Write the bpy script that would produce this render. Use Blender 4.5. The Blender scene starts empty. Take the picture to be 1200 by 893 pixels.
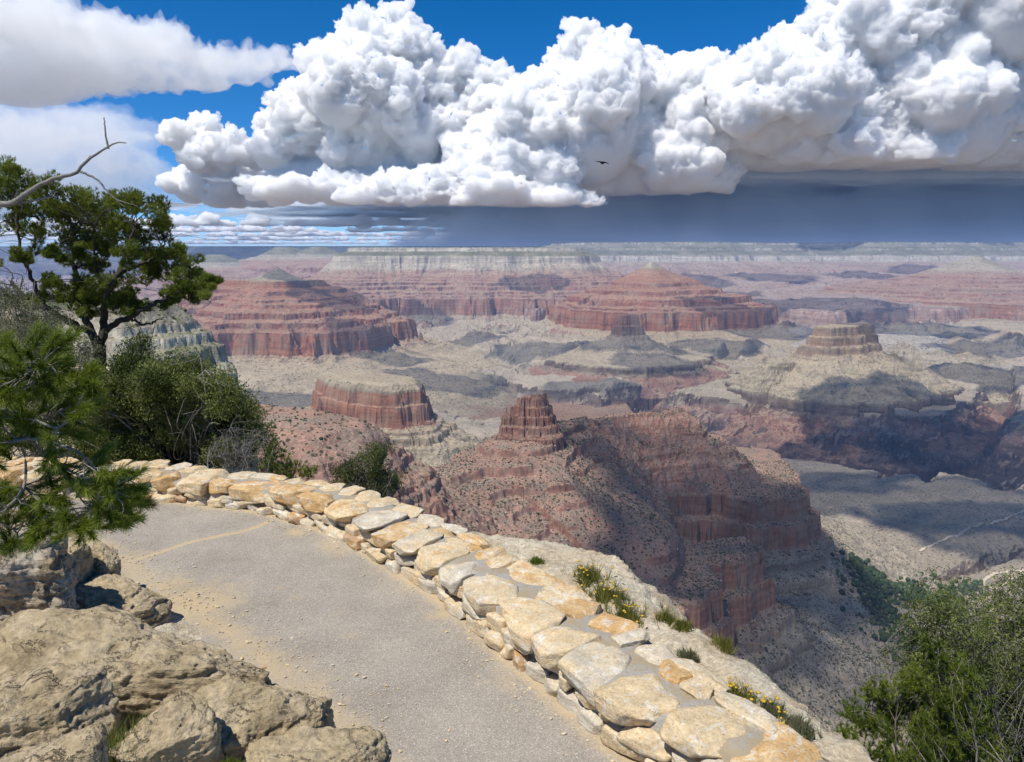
import bpy, bmesh, math, random
import numpy as np
from mathutils import Vector, Matrix, noise as mnoise

scene = bpy.context.scene
COL = scene.collection
R = math.radians

# ------------------------------------------------------------------ camera
EYE = 4.2                       # metres above the asphalt path
PITCH = R(9.53)                 # looking down
FPX = 873.0                     # focal length in 1200-wide photo pixels
cam_d = bpy.data.cameras.new("camera")
cam = bpy.data.objects.new("camera", cam_d)
COL.objects.link(cam)
cam.location = (0, 0, EYE)
cam.rotation_euler = (math.pi / 2 - PITCH, 0, 0)
cam_d.sensor_width = 36.0
cam_d.lens = FPX / 1200 * 36.0
cam_d.clip_start = 0.1
cam_d.clip_end = 300000
scene.camera = cam

# ------------------------------------------------------------------ sun, sky, exposure
SUN_EL, SUN_AZ = R(62), R(226)          # azimuth clockwise from +Y
SUN_DIR = np.array([math.sin(SUN_AZ) * math.cos(SUN_EL), math.cos(SUN_AZ) * math.cos(SUN_EL), math.sin(SUN_EL)])
world = bpy.data.worlds.new("World")
scene.world = world
world.use_nodes = True
wn = world.node_tree
wn.nodes.clear()
w_out = wn.nodes.new("ShaderNodeOutputWorld")
w_bg = wn.nodes.new("ShaderNodeBackground")
w_sky = wn.nodes.new("ShaderNodeTexSky")
w_sky.sky_type = 'NISHITA'
w_sky.sun_disc = False
w_sky.sun_elevation = SUN_EL
w_sky.sun_rotation = SUN_AZ
w_sky.altitude = 4000
w_sky.air_density = 0.85
w_sky.dust_density = 0.0
w_sky.ozone_density = 4.0
w_bg.inputs['Strength'].default_value = 0.10
w_hs = wn.nodes.new("ShaderNodeHueSaturation")
w_hs.inputs['Saturation'].default_value = 1.35
wn.links.new(w_sky.outputs[0], w_hs.inputs['Color'])
wn.links.new(w_hs.outputs[0], w_bg.inputs['Color'])
wn.links.new(w_bg.outputs[0], w_out.inputs['Surface'])
sun_d = bpy.data.lights.new("sun", 'SUN')
sun = bpy.data.objects.new("sun", sun_d)
COL.objects.link(sun)
sun.location = (-50, -40, 120)
sun.rotation_euler = Vector(SUN_DIR.tolist()).to_track_quat('Z', 'Y').to_euler()
sun_d.energy = 3.6
sun_d.angle = R(0.6)
sun_d.color = (1.0, 0.955, 0.88)
scene.view_settings.view_transform = 'Standard'
scene.view_settings.look = 'None'
scene.view_settings.exposure = 0.55
scene.view_settings.gamma = 1.0
scene.cycles.max_bounces = 8
scene.cycles.diffuse_bounces = 3
scene.cycles.transparent_max_bounces = 16
scene.cycles.volume_bounces = 1

# ------------------------------------------------------------------ helpers: numbers
def make_perm(seed):
    return np.random.RandomState(seed).permutation(256).astype(np.int32)

_ANG = np.random.RandomState(7).rand(256) * 2 * np.pi
_GX, _GY = np.cos(_ANG).astype(np.float32), np.sin(_ANG).astype(np.float32)
_G3 = np.random.RandomState(8).normal(size=(256, 3)).astype(np.float32)
_G3 /= np.linalg.norm(_G3, axis=1)[:, None]
_PERMS = {}

def perm(seed):
    if seed not in _PERMS:
        _PERMS[seed] = make_perm(seed)
    return _PERMS[seed]

def n2(x, y, seed=0):
    p = perm(seed)
    xf, yf = np.floor(x), np.floor(y)
    xi, yi = xf.astype(np.int32), yf.astype(np.int32)
    fx, fy = (x - xf).astype(np.float32), (y - yf).astype(np.float32)
    u = fx * fx * fx * (fx * (fx * 6 - 15) + 10)
    v = fy * fy * fy * (fy * (fy * 6 - 15) + 10)
    a0, a1 = p[xi & 255], p[(xi + 1) & 255]
    y0, y1 = yi & 255, (yi + 1) & 255
    def g(h, dx, dy):
        return _GX[h] * dx + _GY[h] * dy
    n00 = g(p[(a0 + y0) & 255], fx, fy)
    n10 = g(p[(a1 + y0) & 255], fx - 1, fy)
    n01 = g(p[(a0 + y1) & 255], fx, fy - 1)
    n11 = g(p[(a1 + y1) & 255], fx - 1, fy - 1)
    a = n00 + u * (n10 - n00)
    b = n01 + u * (n11 - n01)
    return (a + v * (b - a)) * 1.5

def n3(P, seed=0):
    p = perm(seed)
    F = np.floor(P)
    I = F.astype(np.int32)
    f = (P - F).astype(np.float32)
    w = f * f * f * (f * (f * 6 - 15) + 10)
    x, y, z = I[:, 0], I[:, 1], I[:, 2]
    res = 0
    for dx in (0, 1):
        wx = w[:, 0] if dx else 1 - w[:, 0]
        hx = p[(x + dx) & 255]
        for dy in (0, 1):
            wy = w[:, 1] if dy else 1 - w[:, 1]
            hy = p[(hx + y + dy) & 255]
            for dz in (0, 1):
                wz = w[:, 2] if dz else 1 - w[:, 2]
                h = p[(hy + z + dz) & 255]
                G = _G3[h]
                res = res + wx * wy * wz * (G[:, 0] * (f[:, 0] - dx) + G[:, 1] * (f[:, 1] - dy) + G[:, 2] * (f[:, 2] - dz))
    return res * 1.4

def fbm2(x, y, octs=4, seed=0, gain=0.5, ridge=False):
    t, a, s = 0.0, 1.0, 0.0
    for k in range(octs):
        v = n2(x * 2.03 ** k + 17.3 * k, y * 2.03 ** k - 9.1 * k, seed + k)
        if ridge:
            v = 1 - 2 * np.abs(v)
        t = t + a * v
        s += a
        a *= gain
    return t / s

def fbm3(P, octs=3, seed=0, gain=0.5, billow=False):
    t, a, s = 0.0, 1.0, 0.0
    for k in range(octs):
        v = n3(P * 2.03 ** k + 11.7 * k, seed + k)
        if billow:
            v = 2 * np.abs(v) - 0.6
        t = t + a * v
        s += a
        a *= gain
    return t / s

def sstep(a, b, x):
    t = np.clip((x - a) / (b - a), 0, 1)
    return t * t * (3 - 2 * t)

CP, SP = math.cos(PITCH), math.sin(PITCH)

def at(px, py, D):
    """point whose horizontal depth (world Y) is D, seen in the photo at px, py"""
    cx, cy = (px - 600) / FPX, (446.5 - py) / FPX
    d = np.array([cx, CP + cy * SP, -SP + cy * CP])
    return np.array([0, 0, EYE]) + d * (D / d[1])

def atz(px, py, z):
    """point on the level plane z seen at px, py"""
    cx, cy = (px - 600) / FPX, (446.5 - py) / FPX
    d = np.array([cx, CP + cy * SP, -SP + cy * CP])
    return np.array([0, 0, EYE]) + d * ((z - EYE) / d[2])

# ------------------------------------------------------------------ helpers: objects
def tag(o, label=None, cat=None, group=None, kind=None):
    if label: o['label'] = label
    if cat: o['category'] = cat
    if group: o['group'] = group
    if kind: o['kind'] = kind
    return o

def empty(name, loc=(0, 0, 0)):
    o = bpy.data.objects.new(name, None)
    COL.objects.link(o)
    o.location = loc
    o.empty_display_size = 0.2
    return o

def link(name, me, mat=None, parent=None):
    o = bpy.data.objects.new(name, me)
    COL.objects.link(o)
    if mat is not None:
        me.materials.append(mat)
    if parent is not None:
        o.parent = parent
        o.matrix_parent_inverse = Matrix.Translation(-Vector(parent.location))
    return o

def raw_mesh(name, co, quads=None, tris=None, smooth=True):
    """mesh from numpy arrays; quads (n,4) and/or tris (n,3)"""
    me = bpy.data.meshes.new(name)
    co = np.asarray(co, dtype=np.float32).reshape(-1, 3)
    me.vertices.add(len(co))
    me.vertices.foreach_set('co', co.ravel())
    idx, starts, n = [], [], 0
    for F in (quads, tris):
        if F is None or len(F) == 0:
            continue
        F = np.asarray(F, dtype=np.int32)
        idx.append(F.ravel())
        starts.append(np.arange(len(F), dtype=np.int32) * F.shape[1] + n)
        n += F.size
    idx, starts = np.concatenate(idx), np.concatenate(starts)
    me.loops.add(len(idx))
    me.loops.foreach_set('vertex_index', idx)
    me.polygons.add(len(starts))
    me.polygons.foreach_set('loop_start', starts)
    me.update(calc_edges=True)
    if not smooth:
        me.shade_flat()
    return me

def vattr(me, name, val):
    a = me.attributes.new(name, 'FLOAT', 'POINT')
    a.data.foreach_set('value', np.asarray(val, dtype=np.float32).ravel())

def grid_quads(nr, nc):
    i = np.arange((nr - 1) * (nc - 1))
    r, c = i // (nc - 1), i % (nc - 1)
    a = r * nc + c
    return np.stack([a, a + 1, a + nc + 1, a + nc], 1)

# ------------------------------------------------------------------ helpers: materials
class NT:
    """a small node-tree writer"""
    def __init__(self, name):
        self.m = bpy.data.materials.new(name)
        self.m.use_nodes = True
        self.t = self.m.node_tree
        self.t.nodes.clear()
        self.out = self.t.nodes.new('ShaderNodeOutputMaterial')
    def n(self, typ, **kw):
        nd = self.t.nodes.new('ShaderNode' + typ)
        for k, v in kw.items():
            if k.startswith('i_'):
                key = k[2:].replace('_', ' ')
                self.set(nd.inputs[key], v)
            else:
                setattr(nd, k, v)
        return nd
    def set(self, sock, v):
        if isinstance(v, bpy.types.NodeSocket):
            self.t.links.new(v, sock)
        else:
            sock.default_value = v
    def math(self, op, a, b=None, c=None, clamp=False):
        nd = self.n('Math', operation=op, use_clamp=clamp)
        for i, v in enumerate((a, b, c)):
            if v is not None:
                self.set(nd.inputs[i], v)
        return nd.outputs[0]
    def vmath(self, op, a, b=None):
        nd = self.n('VectorMath', operation=op)
        for i, v in enumerate((a, b)):
            if v is not None:
                self.set(nd.inputs[i], v)
        return nd.outputs[0]
    def mix(self, f, a, b, mode='MIX'):
        nd = self.n('MixRGB', blend_type=mode)
        for i, v in enumerate((f, a, b)):
            if i and isinstance(v, (tuple, list)) and len(v) == 3:
                v = (*v, 1)
            self.set(nd.inputs[i], v)
        return nd.outputs[0]
    def ramp(self, f, stops, interp='LINEAR'):
        nd = self.n('ValToRGB')
        cr = nd.color_ramp
        cr.interpolation = interp
        while len(cr.elements) < len(stops):
            cr.elements.new(0.5)
        for e, (p, c) in zip(cr.elements, stops):
            e.position = p
            e.color = (c, c, c, 1) if isinstance(c, (int, float)) else (*c, 1)
        self.set(nd.inputs[0], f)
        return nd.outputs[0]
    def rng(self, v, a, b, c=0.0, d=1.0, smooth=False):
        nd = self.n('MapRange')
        if smooth: nd.interpolation_type = 'SMOOTHSTEP'
        self.set(nd.inputs[0], v)
        for i, x in enumerate((a, b, c, d)):
            self.set(nd.inputs[i + 1], x)
        return nd.outputs[0]
    def noise(self, vec, scale, detail=3, rough=0.55, dist=0.0, color=False):
        nd = self.n('TexNoise')
        if vec is not None: self.set(nd.inputs['Vector'], vec)
        nd.inputs['Scale'].default_value = scale
        nd.inputs['Detail'].default_value = detail
        nd.inputs['Roughness'].default_value = rough
        nd.inputs['Distortion'].default_value = dist
        return nd.outputs[1 if color else 0]
    def voro(self, vec, scale, feature='F1', out=0, rnd=1.0):
        nd = self.n('TexVoronoi', feature=feature)
        if vec is not None: self.set(nd.inputs['Vector'], vec)
        nd.inputs['Scale'].default_value = scale
        nd.inputs['Randomness'].default_value = rnd
        return nd.outputs[out]
    def combine(self, x, y, z):
        nd = self.n('CombineXYZ')
        for i, v in enumerate((x, y, z)):
            self.set(nd.inputs[i], v)
        return nd.outputs[0]
    def sep(self, v):
        nd = self.n('SeparateXYZ')
        self.set(nd.inputs[0], v)
        return nd.outputs
    def attr(self, name, out='Fac'):
        return self.n('Attribute', attribute_name=name).outputs[out]
    def bump(self, h, strength=0.5, dist=0.02, normal=None):
        nd = self.n('Bump')
        nd.inputs['Strength'].default_value = strength
        nd.inputs['Distance'].default_value = dist
        self.set(nd.inputs['Height'], h)
        if normal is not None: self.set(nd.inputs['Normal'], normal)
        return nd.outputs[0]
    def principled(self, color, rough=0.9, normal=None, spec=0.2, **kw):
        nd = self.n('BsdfPrincipled')
        self.set(nd.inputs['Base Color'], (*color, 1) if isinstance(color, tuple) and len(color) == 3 else color)
        self.set(nd.inputs['Roughness'], rough)
        nd.inputs['Specular IOR Level'].default_value = spec
        if normal is not None: self.set(nd.inputs['Normal'], normal)
        for k, v in kw.items():
            self.set(nd.inputs[k.replace('_', ' ')], v)
        self.t.links.new(nd.outputs[0], self.out.inputs['Surface'])
        return nd
    def pos(self):
        return self.n('NewGeometry').outputs['Position']
    def obj(self):
        return self.n('TexCoord').outputs['Object']

# ================================================================== CANYON
S_LO, S_HI = -1450.0, 60.0
STRATA = [   # canonical elevation, colour on the rock, colour on slopes and ledges
    (-1450, (.055, .052, .060), (.075, .066, .068)),
    (-1230, (.065, .060, .066), (.092, .078, .076)),
    (-1100, (.095, .075, .075), (.150, .105, .092)),
    (-1010, (.180, .100, .080), (.250, .150, .115)),
    (-985,  (.115, .085, .072), (.220, .190, .145)),
    (-930,  (.150, .112, .092), (.320, .270, .200)),
    (-915,  (.285, .250, .180), (.340, .288, .215)),
    (-800,  (.320, .280, .200), (.365, .308, .226)),
    (-745,  (.320, .255, .180), (.370, .308, .224)),
    (-715,  (.270, .165, .120), (.330, .270, .195)),
    (-705,  (.320, .165, .110), (.340, .240, .175)),
    (-570,  (.360, .190, .130), (.340, .225, .165)),
    (-545,  (.290, .150, .110), (.310, .200, .150)),
    (-440,  (.310, .165, .122), (.320, .205, .152)),
    (-345,  (.300, .160, .120), (.320, .190, .142)),
    (-325,  (.330, .170, .115), (.330, .195, .140)),
    (-255,  (.350, .200, .140), (.330, .225, .165)),
    (-245,  (.480, .420, .330), (.360, .310, .235)),
    (-155,  (.500, .450, .350), (.330, .300, .220)),
    (-145,  (.360, .330, .250), (.165, .165, .100)),
    (-90,   (.420, .380, .290), (.150, .155, .090)),
    (-70,   (.500, .450, .350), (.200, .195, .125)),
    (-10,   (.480, .430, .330), (.180, .175, .110)),
    (10,    (.300, .280, .210), (.085, .095, .050)),
    (60,    (.080, .090, .048), (.060, .072, .036)),
]

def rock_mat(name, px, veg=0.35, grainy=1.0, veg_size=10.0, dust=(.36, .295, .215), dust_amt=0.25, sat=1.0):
    """layered canyon rock; px = size in metres of the finest grain"""
    t = NT(name)
    geo = t.n('NewGeometry')
    P = geo.outputs['Position']
    nz = t.sep(geo.outputs['Normal'])[2]
    s = t.attr('strat')
    big = t.noise(P, 1 / (px * 60), 3)
    s1 = t.math('ADD', s, t.math('MULTIPLY', t.math('SUBTRACT', big, 0.5), 30.0))
    f = t.rng(s1, S_LO, S_HI)
    k = lambda z: (z - S_LO) / (S_HI - S_LO)
    rock = t.ramp(f, [(k(a), b) for a, b, c in STRATA])
    soil = t.ramp(f, [(k(a), c) for a, b, c in STRATA])
    x, y, z = t.sep(P)
    # beds: thin bands that follow the strata
    bed = t.noise(t.combine(t.math('MULTIPLY', x, .0012), t.math('MULTIPLY', y, .0012), t.math('MULTIPLY', s, .055)), 1.0, 4, .7)
    bed2 = t.noise(t.combine(t.math('MULTIPLY', x, .004), t.math('MULTIPLY', y, .004), t.math('MULTIPLY', s, .30)), 1.0, 3, .7)
    bedm = t.math('ADD', t.rng(bed, .3, .7, .55, 1.32), t.rng(bed2, .3, .7, -.2, .2))
    # stains down the cliffs and fractures
    streak = t.noise(t.combine(t.math('MULTIPLY', x, 1 / (px * 4)), t.math('MULTIPLY', y, 1 / (px * 4)), t.math('MULTIPLY', z, 1 / (px * 40))), 1.0, 4, .65)
    strm = t.rng(streak, .3, .7, .74, 1.18)
    rock = t.mix(1.0, rock, t.combine(bedm, bedm, bedm), 'MULTIPLY')
    rock = t.mix(1.0, rock, t.combine(strm, strm, strm), 'MULTIPLY')
    wash = t.rng(t.noise(t.combine(t.math('MULTIPLY', x, 1 / (px * 28)), t.math('MULTIPLY', y, 1 / (px * 28)), t.math('MULTIPLY', z, 1 / (px * 16))), 1.0, 5, .65), .44, .66)
    rock = t.mix(t.math('MULTIPLY', t.math('MULTIPLY', wash, .55), t.rng(s, -1100, -980)), rock, (.36, .295, .225))
    # slopes: rubble, dust and scrub
    grain = t.noise(P, 1 / (px * 2.2), 4, .75)
    gm = t.rng(grain, .3, .7, 1 - .36 * grainy, 1 + .34 * grainy)
    soil = t.mix(t.math('MULTIPLY', t.rng(t.noise(P, 1 / (px * 24), 4), .42, .62), dust_amt), soil, dust)
    soil = t.mix(1.0, soil, t.combine(gm, gm, gm), 'MULTIPLY')
    bs = t.rng(bed, .35, .65, .85, 1.15)
    soil = t.mix(1.0, soil, t.combine(bs, bs, bs), 'MULTIPLY')
    steep = t.math('ADD', nz, t.math('MULTIPLY', t.math('SUBTRACT', grain, .5), .35))
    flat = t.rng(steep, .60, .78, 0, 1, True)
    col = t.mix(flat, rock, soil)
    # scrub as dark specks where it can stand
    vd = t.voro(P, 1 / veg_size)
    vc = t.voro(P, 1 / veg_size, out=1)
    vr = t.sep(vc)[0]
    dens = t.math('MULTIPLY', t.rng(t.noise(P, 1 / (veg_size * 9), 3), .35, .65, .25, 1.0), veg)
    size = t.math('MULTIPLY', t.math('LESS_THAN', vr, dens), t.rng(vr, 0, 1, .40, .22))
    spot = t.math('MULTIPLY', t.rng(t.math('SUBTRACT', vd, size), -.05, .05, 1, 0), t.rng(nz, .45, .62))
    col = t.mix(t.math('MULTIPLY', spot, .85), col, (.040, .052, .026))
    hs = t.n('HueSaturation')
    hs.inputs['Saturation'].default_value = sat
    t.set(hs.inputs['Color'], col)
    h = t.math('ADD', t.math('MULTIPLY', grain, 1.0), t.math('MULTIPLY', streak, 1.2))
    t.principled(hs.outputs[0], 0.95, t.bump(h, .55, px * 1.6), spec=0.05)
    return t.m

def poly_dist(X, Y, pts):
    """distance outside a chain of discs: pts = [(x, y, radius)]"""
    best = None
    if len(pts) == 1:
        x0, y0, r0 = pts[0]
        return np.hypot(X - x0, Y - y0) - r0
    for (x0, y0, r0), (x1, y1, r1) in zip(pts[:-1], pts[1:]):
        dx, dy = x1 - x0, y1 - y0
        tt = np.clip(((X - x0) * dx + (Y - y0) * dy) / (dx * dx + dy * dy + 1e-9), 0, 1)
        d = np.hypot(X - x0 - tt * dx, Y - y0 - tt * dy) - (r0 + tt * (r1 - r0))
        best = d if best is None else np.minimum(best, d)
    return best

def inside_dist(X, Y, poly):
    """signed distance to a closed polygon, negative inside"""
    n = len(poly)
    d = np.full(X.shape, 1e9)
    ins = np.zeros(X.shape, bool)
    for i in range(n):
        (x0, y0), (x1, y1) = poly[i][:2], poly[(i + 1) % n][:2]
        dx, dy = x1 - x0, y1 - y0
        tt = np.clip(((X - x0) * dx + (Y - y0) * dy) / (dx * dx + dy * dy + 1e-9), 0, 1)
        d = np.minimum(d, np.hypot(X - x0 - tt * dx, Y - y0 - tt * dy))
        c = ((y0 > Y) != (y1 > Y)) & (X < (x1 - x0) * (Y - y0) / (y1 - y0 + 1e-12) + x0)
        ins ^= c
    return np.where(ins, -d, d)

def stairs(profile, seed=1):
    """profile rows: (d, z, s[, n steps reached by cliff-and-bench stairs]) -> arrays d, z, s"""
    rnd = random.Random(seed)
    out = [profile[0][:3]]
    for p, q in zip(profile[:-1], profile[1:]):
        n = q[3] if len(q) > 3 else 0
        if n:
            w = [rnd.uniform(.6, 1.5) for _ in range(n)]
            tot, acc = sum(w), 0.0
            for k in range(n):
                a, b = acc / tot, (acc + w[k]) / tot
                acc += w[k]
                cl = rnd.uniform(.45, .75)      # share of this step's drop taken by its cliff
                cw = rnd.uniform(.05, .12)
                for u, v in ((a + (b - a) * cw, a + (b - a) * cl), (b, b)):
                    out.append(tuple(p[i] + (q[i] - p[i]) * (u if i == 0 else v) for i in range(3)))
        else:
            out.append(q[:3])
    A = np.array(out, float)
    return A[:, 0], A[:, 1], A[:, 2]

def warp(X, Y, scale, amp, seed, octs=5):
    """alcoves and spurs: ridged on the large scale, rougher below"""
    a = fbm2(X / scale, Y / scale, octs, seed, .55, ridge=True)
    b = fbm2(X / (scale * .35), Y / (scale * .35), 4, seed + 20, .6)
    return -amp * a * 0.75 + amp * .28 * b

def sink(z, X, Y, step, w=12, deep=500.0):
    """drop the outermost rows so that a height field ends below its surroundings"""
    ny, nx = z.shape
    j, i = np.mgrid[0:ny, 0:nx]
    e = np.minimum(np.minimum(i, nx - 1 - i), np.minimum(j, ny - 1 - j)) / w
    return z - deep * (1 - sstep(0, 1, e))

GRID = {}

def butte(name, label, cat, spine, profile, step, scale, amp, seed, mat, aspect=1.0, gully=None, grow0=.22, block=None):
    """a landform built as its own height field round chains of summit discs [(px, D, radius in m)]"""
    chains = spine if isinstance(spine[0], list) else [spine]
    chains = [[(*at(px, 400, D)[:2], r) for px, D, r in c] for c in chains]
    pts = [p for c in chains for p in c]
    pd, pz, ps = stairs(profile, seed)
    ext = pd[-1] + amp * .5
    xs, ys = [p[0] for p in pts], [p[1] for p in pts]
    rm = max(p[2] for p in pts)
    x0, x1, y0, y1 = min(xs) - ext - rm, max(xs) + ext + rm, min(ys) - ext - rm, max(ys) + (ext + rm) * .6
    nx, ny = int((x1 - x0) / step) + 1, int((y1 - y0) / (step * aspect)) + 1
    X, Y = np.meshgrid(np.linspace(x0, x1, nx), np.linspace(y0, y1, ny))
    d0 = None
    for c in chains:
        dc = poly_dist(X, Y, c)
        d0 = dc if d0 is None else np.minimum(d0, dc)
    gy, gx = np.gradient(d0, step * aspect, step)
    # follow the fall line back towards the summit, so that spurs and alcoves run downhill
    FX, FY = X - .62 * d0 * gx, Y - .62 * d0 * gy
    grow = grow0 + (1 - grow0) * sstep(0, ext * .45, d0)
    w = -amp * .85 * fbm2(FX / (scale * .6), FY / (scale * .6), 4, seed, .5, ridge=True)
    w = w + warp(X, Y, scale, amp * .8, seed + 5)
    w = w + step * 2.0 * fbm2(X / (step * 22), Y / (step * 22), 4, seed + 60, .7)
    d = d0 + w * grow
    if block:                                             # broken into joint blocks
        for k, b in enumerate((block, block * .45)):
            h = np.sin(np.floor(X / b + .3 * k) * 127.1 + np.floor((Y + .4 * X) / b) * 311.7 + seed) * 43758.5453
            d = d + (h - np.floor(h) - .5) * b * .8
            h2 = np.sin(h) * 971.3
            top_rag = (h2 - np.floor(h2) - .5) * b * (1.1 if k == 0 else .7)
            X_rag = top_rag if k == 0 else X_rag + top_rag
    z = np.interp(d, pd, pz)
    if block:
        z = z + X_rag * sstep(26, 8, d0)
    # some ledges are buried by rubble
    raw = np.array([p[:2] for p in profile], float)
    zr = np.interp(d, raw[:, 0], raw[:, 1])
    z = z + (zr - z) * sstep(.02, .40, fbm2(X / (scale * .45), Y / (scale * .45), 4, seed + 70, .6))
    s = np.interp(d, pd, ps)
    gl = gully if gully is not None else amp * .06
    G1 = np.abs(fbm2((X - .93 * d0 * gx) / (scale * .045), (Y - .93 * d0 * gy) / (scale * .045), 4, seed + 40, .5))
    G2 = np.abs(fbm2(X / (scale * .16), Y / (scale * .16), 5, seed + 45, .55))
    z = z - gl * sstep(0, ext * .5, d0) * (1.0 * G1 + .45 * G2)
    z = z + step * .32 * fbm2(X / (step * 3.5), Y / (step * 3.5), 3, seed + 50, .6)
    z = sink(z, X, Y, step)
    GRID[name] = (X, Y, z)
    me = raw_mesh(name, np.stack([X, Y, z], -1), grid_quads(ny, nx), smooth=False)
    vattr(me, 'strat', s)
    o = link(name, me, mat)
    tag(o, label, cat, kind='structure')
    return o

M_far = rock_mat('far_rock', 9.0, veg=.30, veg_size=20.0, dust_amt=.35, sat=1.0)
M_red = rock_mat('red_temple_rock', 8.0, veg=.30, veg_size=18.0, dust_amt=.2, sat=1.2)
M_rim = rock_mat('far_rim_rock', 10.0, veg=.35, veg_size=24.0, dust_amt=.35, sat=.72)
M_mid = rock_mat('middle_rock', 5.0, veg=.14, veg_size=12.0, dust_amt=.35, sat=1.12)
M_near = rock_mat('near_rock', 1.3, grainy=1.5, veg=.50, veg_size=6.5, dust=(.225, .185, .145), dust_amt=.8)
M_floor = rock_mat('plateau_rock', 4.0, veg=.35, veg_size=9.0, dust=(.38, .315, .235), dust_amt=.55)

# ---- the canyon floor: one sheet from the foot of the near rim out past the far rim
def canyon_floor():
    na, nr = 620, 900
    az = np.linspace(R(-46), R(46), na)
    rr = np.concatenate([np.geomspace(220, 11000, nr - 60), np.linspace(11200, 42000, 60)])
    A, RR = np.meshgrid(az, rr)
    X, Y = RR * np.sin(A), RR * np.cos(A)
    und = fbm2(X / 900, Y / 900, 5, 300)
    rid = fbm2(X / 1500, Y / 1500, 5, 310, .5, ridge=True)
    z = -925 + 28 * und - 22 * np.clip(rid, 0, 1)
    # rolling shale hills between the buttes, with sharp drains
    WX, WY = X + 300 * fbm2(X / 700, Y / 700, 3, 302), Y + 300 * fbm2(X / 700, Y / 700, 3, 303)
    h1 = fbm2(WX / 1500, WY / 1300, 6, 304, .52, ridge=True)
    h2 = fbm2(WX / 420, WY / 420, 5, 305, .55, ridge=True)
    far_m = sstep(4600, 6500, Y)
    z = z + far_m * (300 * np.clip(h1 - .36, 0, 1) ** 1.15 + 62 * (h2 - .5)) + (1 - far_m) * (26 * (h2 - .5) + 40 * np.clip(h1 - .5, 0, 1))
    # long slopes rising to the far cliffs
    z = z + 190 * sstep(5200, 9500, Y + 500 * und) 
    s = z.copy()
    # the inner gorge and its side canyons
    def carve(z, s, line, prof, wscale, wamp, seed):
        pts = []
        for px, D, w in line:
            p = at(px, 400, D)
            pts.append((p[0], p[1], w))
        best, wid = None, None
        for (x0, y0, r0), (x1, y1, r1) in zip(pts[:-1], pts[1:]):
            dx, dy = x1 - x0, y1 - y0
            tt = np.clip(((X - x0) * dx + (Y - y0) * dy) / (dx * dx + dy * dy), 0, 1)
            d = np.hypot(X - x0 - tt * dx, Y - y0 - tt * dy) / (r0 + tt * (r1 - r0))
            best = d if best is None else np.minimum(best, d)
        d = best + wamp * fbm2(X / wscale, Y / wscale, 6, seed, .55, ridge=True) * sstep(0, .5, best) + .35 * wamp * fbm2(X / (wscale * .2), Y / (wscale * .2), 4, seed + 9, .6)
        pd, pz = np.array([p[0] for p in prof]), np.array([p[1] for p in prof])
        drop = np.interp(d, pd, pz)
        rib = fbm2((X + .4 * Y) / (wscale * .22), (Y - .4 * X) / (wscale * .30), 5, seed + 15, .55, ridge=True) - .5
        drop = drop + rib * .34 * (-pz[0]) * sstep(.86, .60, d) * sstep(.0, .25, d)
        return z + drop, s + drop
    gorge = [(1700, 2850, 1050), (1330, 3280, 1050), (1080, 3820, 1060), (900, 4120, 960), (760, 4480, 850), (650, 4620, 800), (560, 4850, 800), (490, 5700, 560), (455, 6700, 380), (430, 7600, 280), (420, 9000, 200)]
    gp = [(0, -410), (.10, -400), (.34, -290), (.58, -170), (.80, -82), (.84, -60), (.88, -8), (1.0, 0), (9, 0)]
    z, s = carve(z, s, gorge, gp, 1100, .42, 320)
    side = [(905, 8000, 60), (860, 6600, 120), (800, 5600, 200), (730, 4900, 300)]
    sp = [(0, -230), (.5, -110), (.8, -50), (.86, -6), (1, 0), (9, 0)]
    z, s = carve(z, s, side, sp, 700, .45, 340)
    side2 = [(1110, 7400, 60), (1170, 6000, 120), (1180, 4900, 220), (1130, 3900, 330)]
    z, s = carve(z, s, side2, sp, 700, .45, 350)
    side3 = [(505, 8600, 40), (520, 7300, 110), (500, 6600, 190)]
    z, s = carve(z, s, side3, sp, 500, .45, 360)
    side4 = [(1010, 1850, 26), (1120, 2050, 34), (1260, 2350, 70), (1420, 2700, 160)]
    z, s = carve(z, s, side4, [(0, -40), (.5, -25), (1, 0), (9, 0)], 200, .5, 370)
    # talus apron of the near rim
    Yw = Y + 70 * fbm2(X / 260, Y / 260, 4, 380) + .10 * np.abs(X)
    near = np.interp(Yw, [0, 220, 420, 700, 1050, 1350, 1750, 2300], [-80, -200, -370, -560, -740, -840, -940, -3000])
    near = near - 22 * np.abs(fbm2(X / 120, Y / 120, 4, 381)) 
    s = np.where(near > z, np.minimum(near, -640) * .9 - 90, s)
    z = np.maximum(z, near)
    z = z + (RR * .0004) * fbm2(X / 40, Y / 40, 3, 390, .6) + 2.0 * fbm2(X / 22, Y / 22, 3, 391, .6)
    # beyond the far rim
    me = raw_mesh('canyon_floor', np.stack([X, Y, z], -1), grid_quads(nr, na), smooth=False)
    vattr(me, 'strat', s)
    o = link('canyon_floor', me, M_floor)
    tag(o, 'tan desert plateau on the canyon floor cut by a dark inner gorge', 'canyon floor', kind='structure')
    return az, rr, z
FLOOR = canyon_floor()

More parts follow.
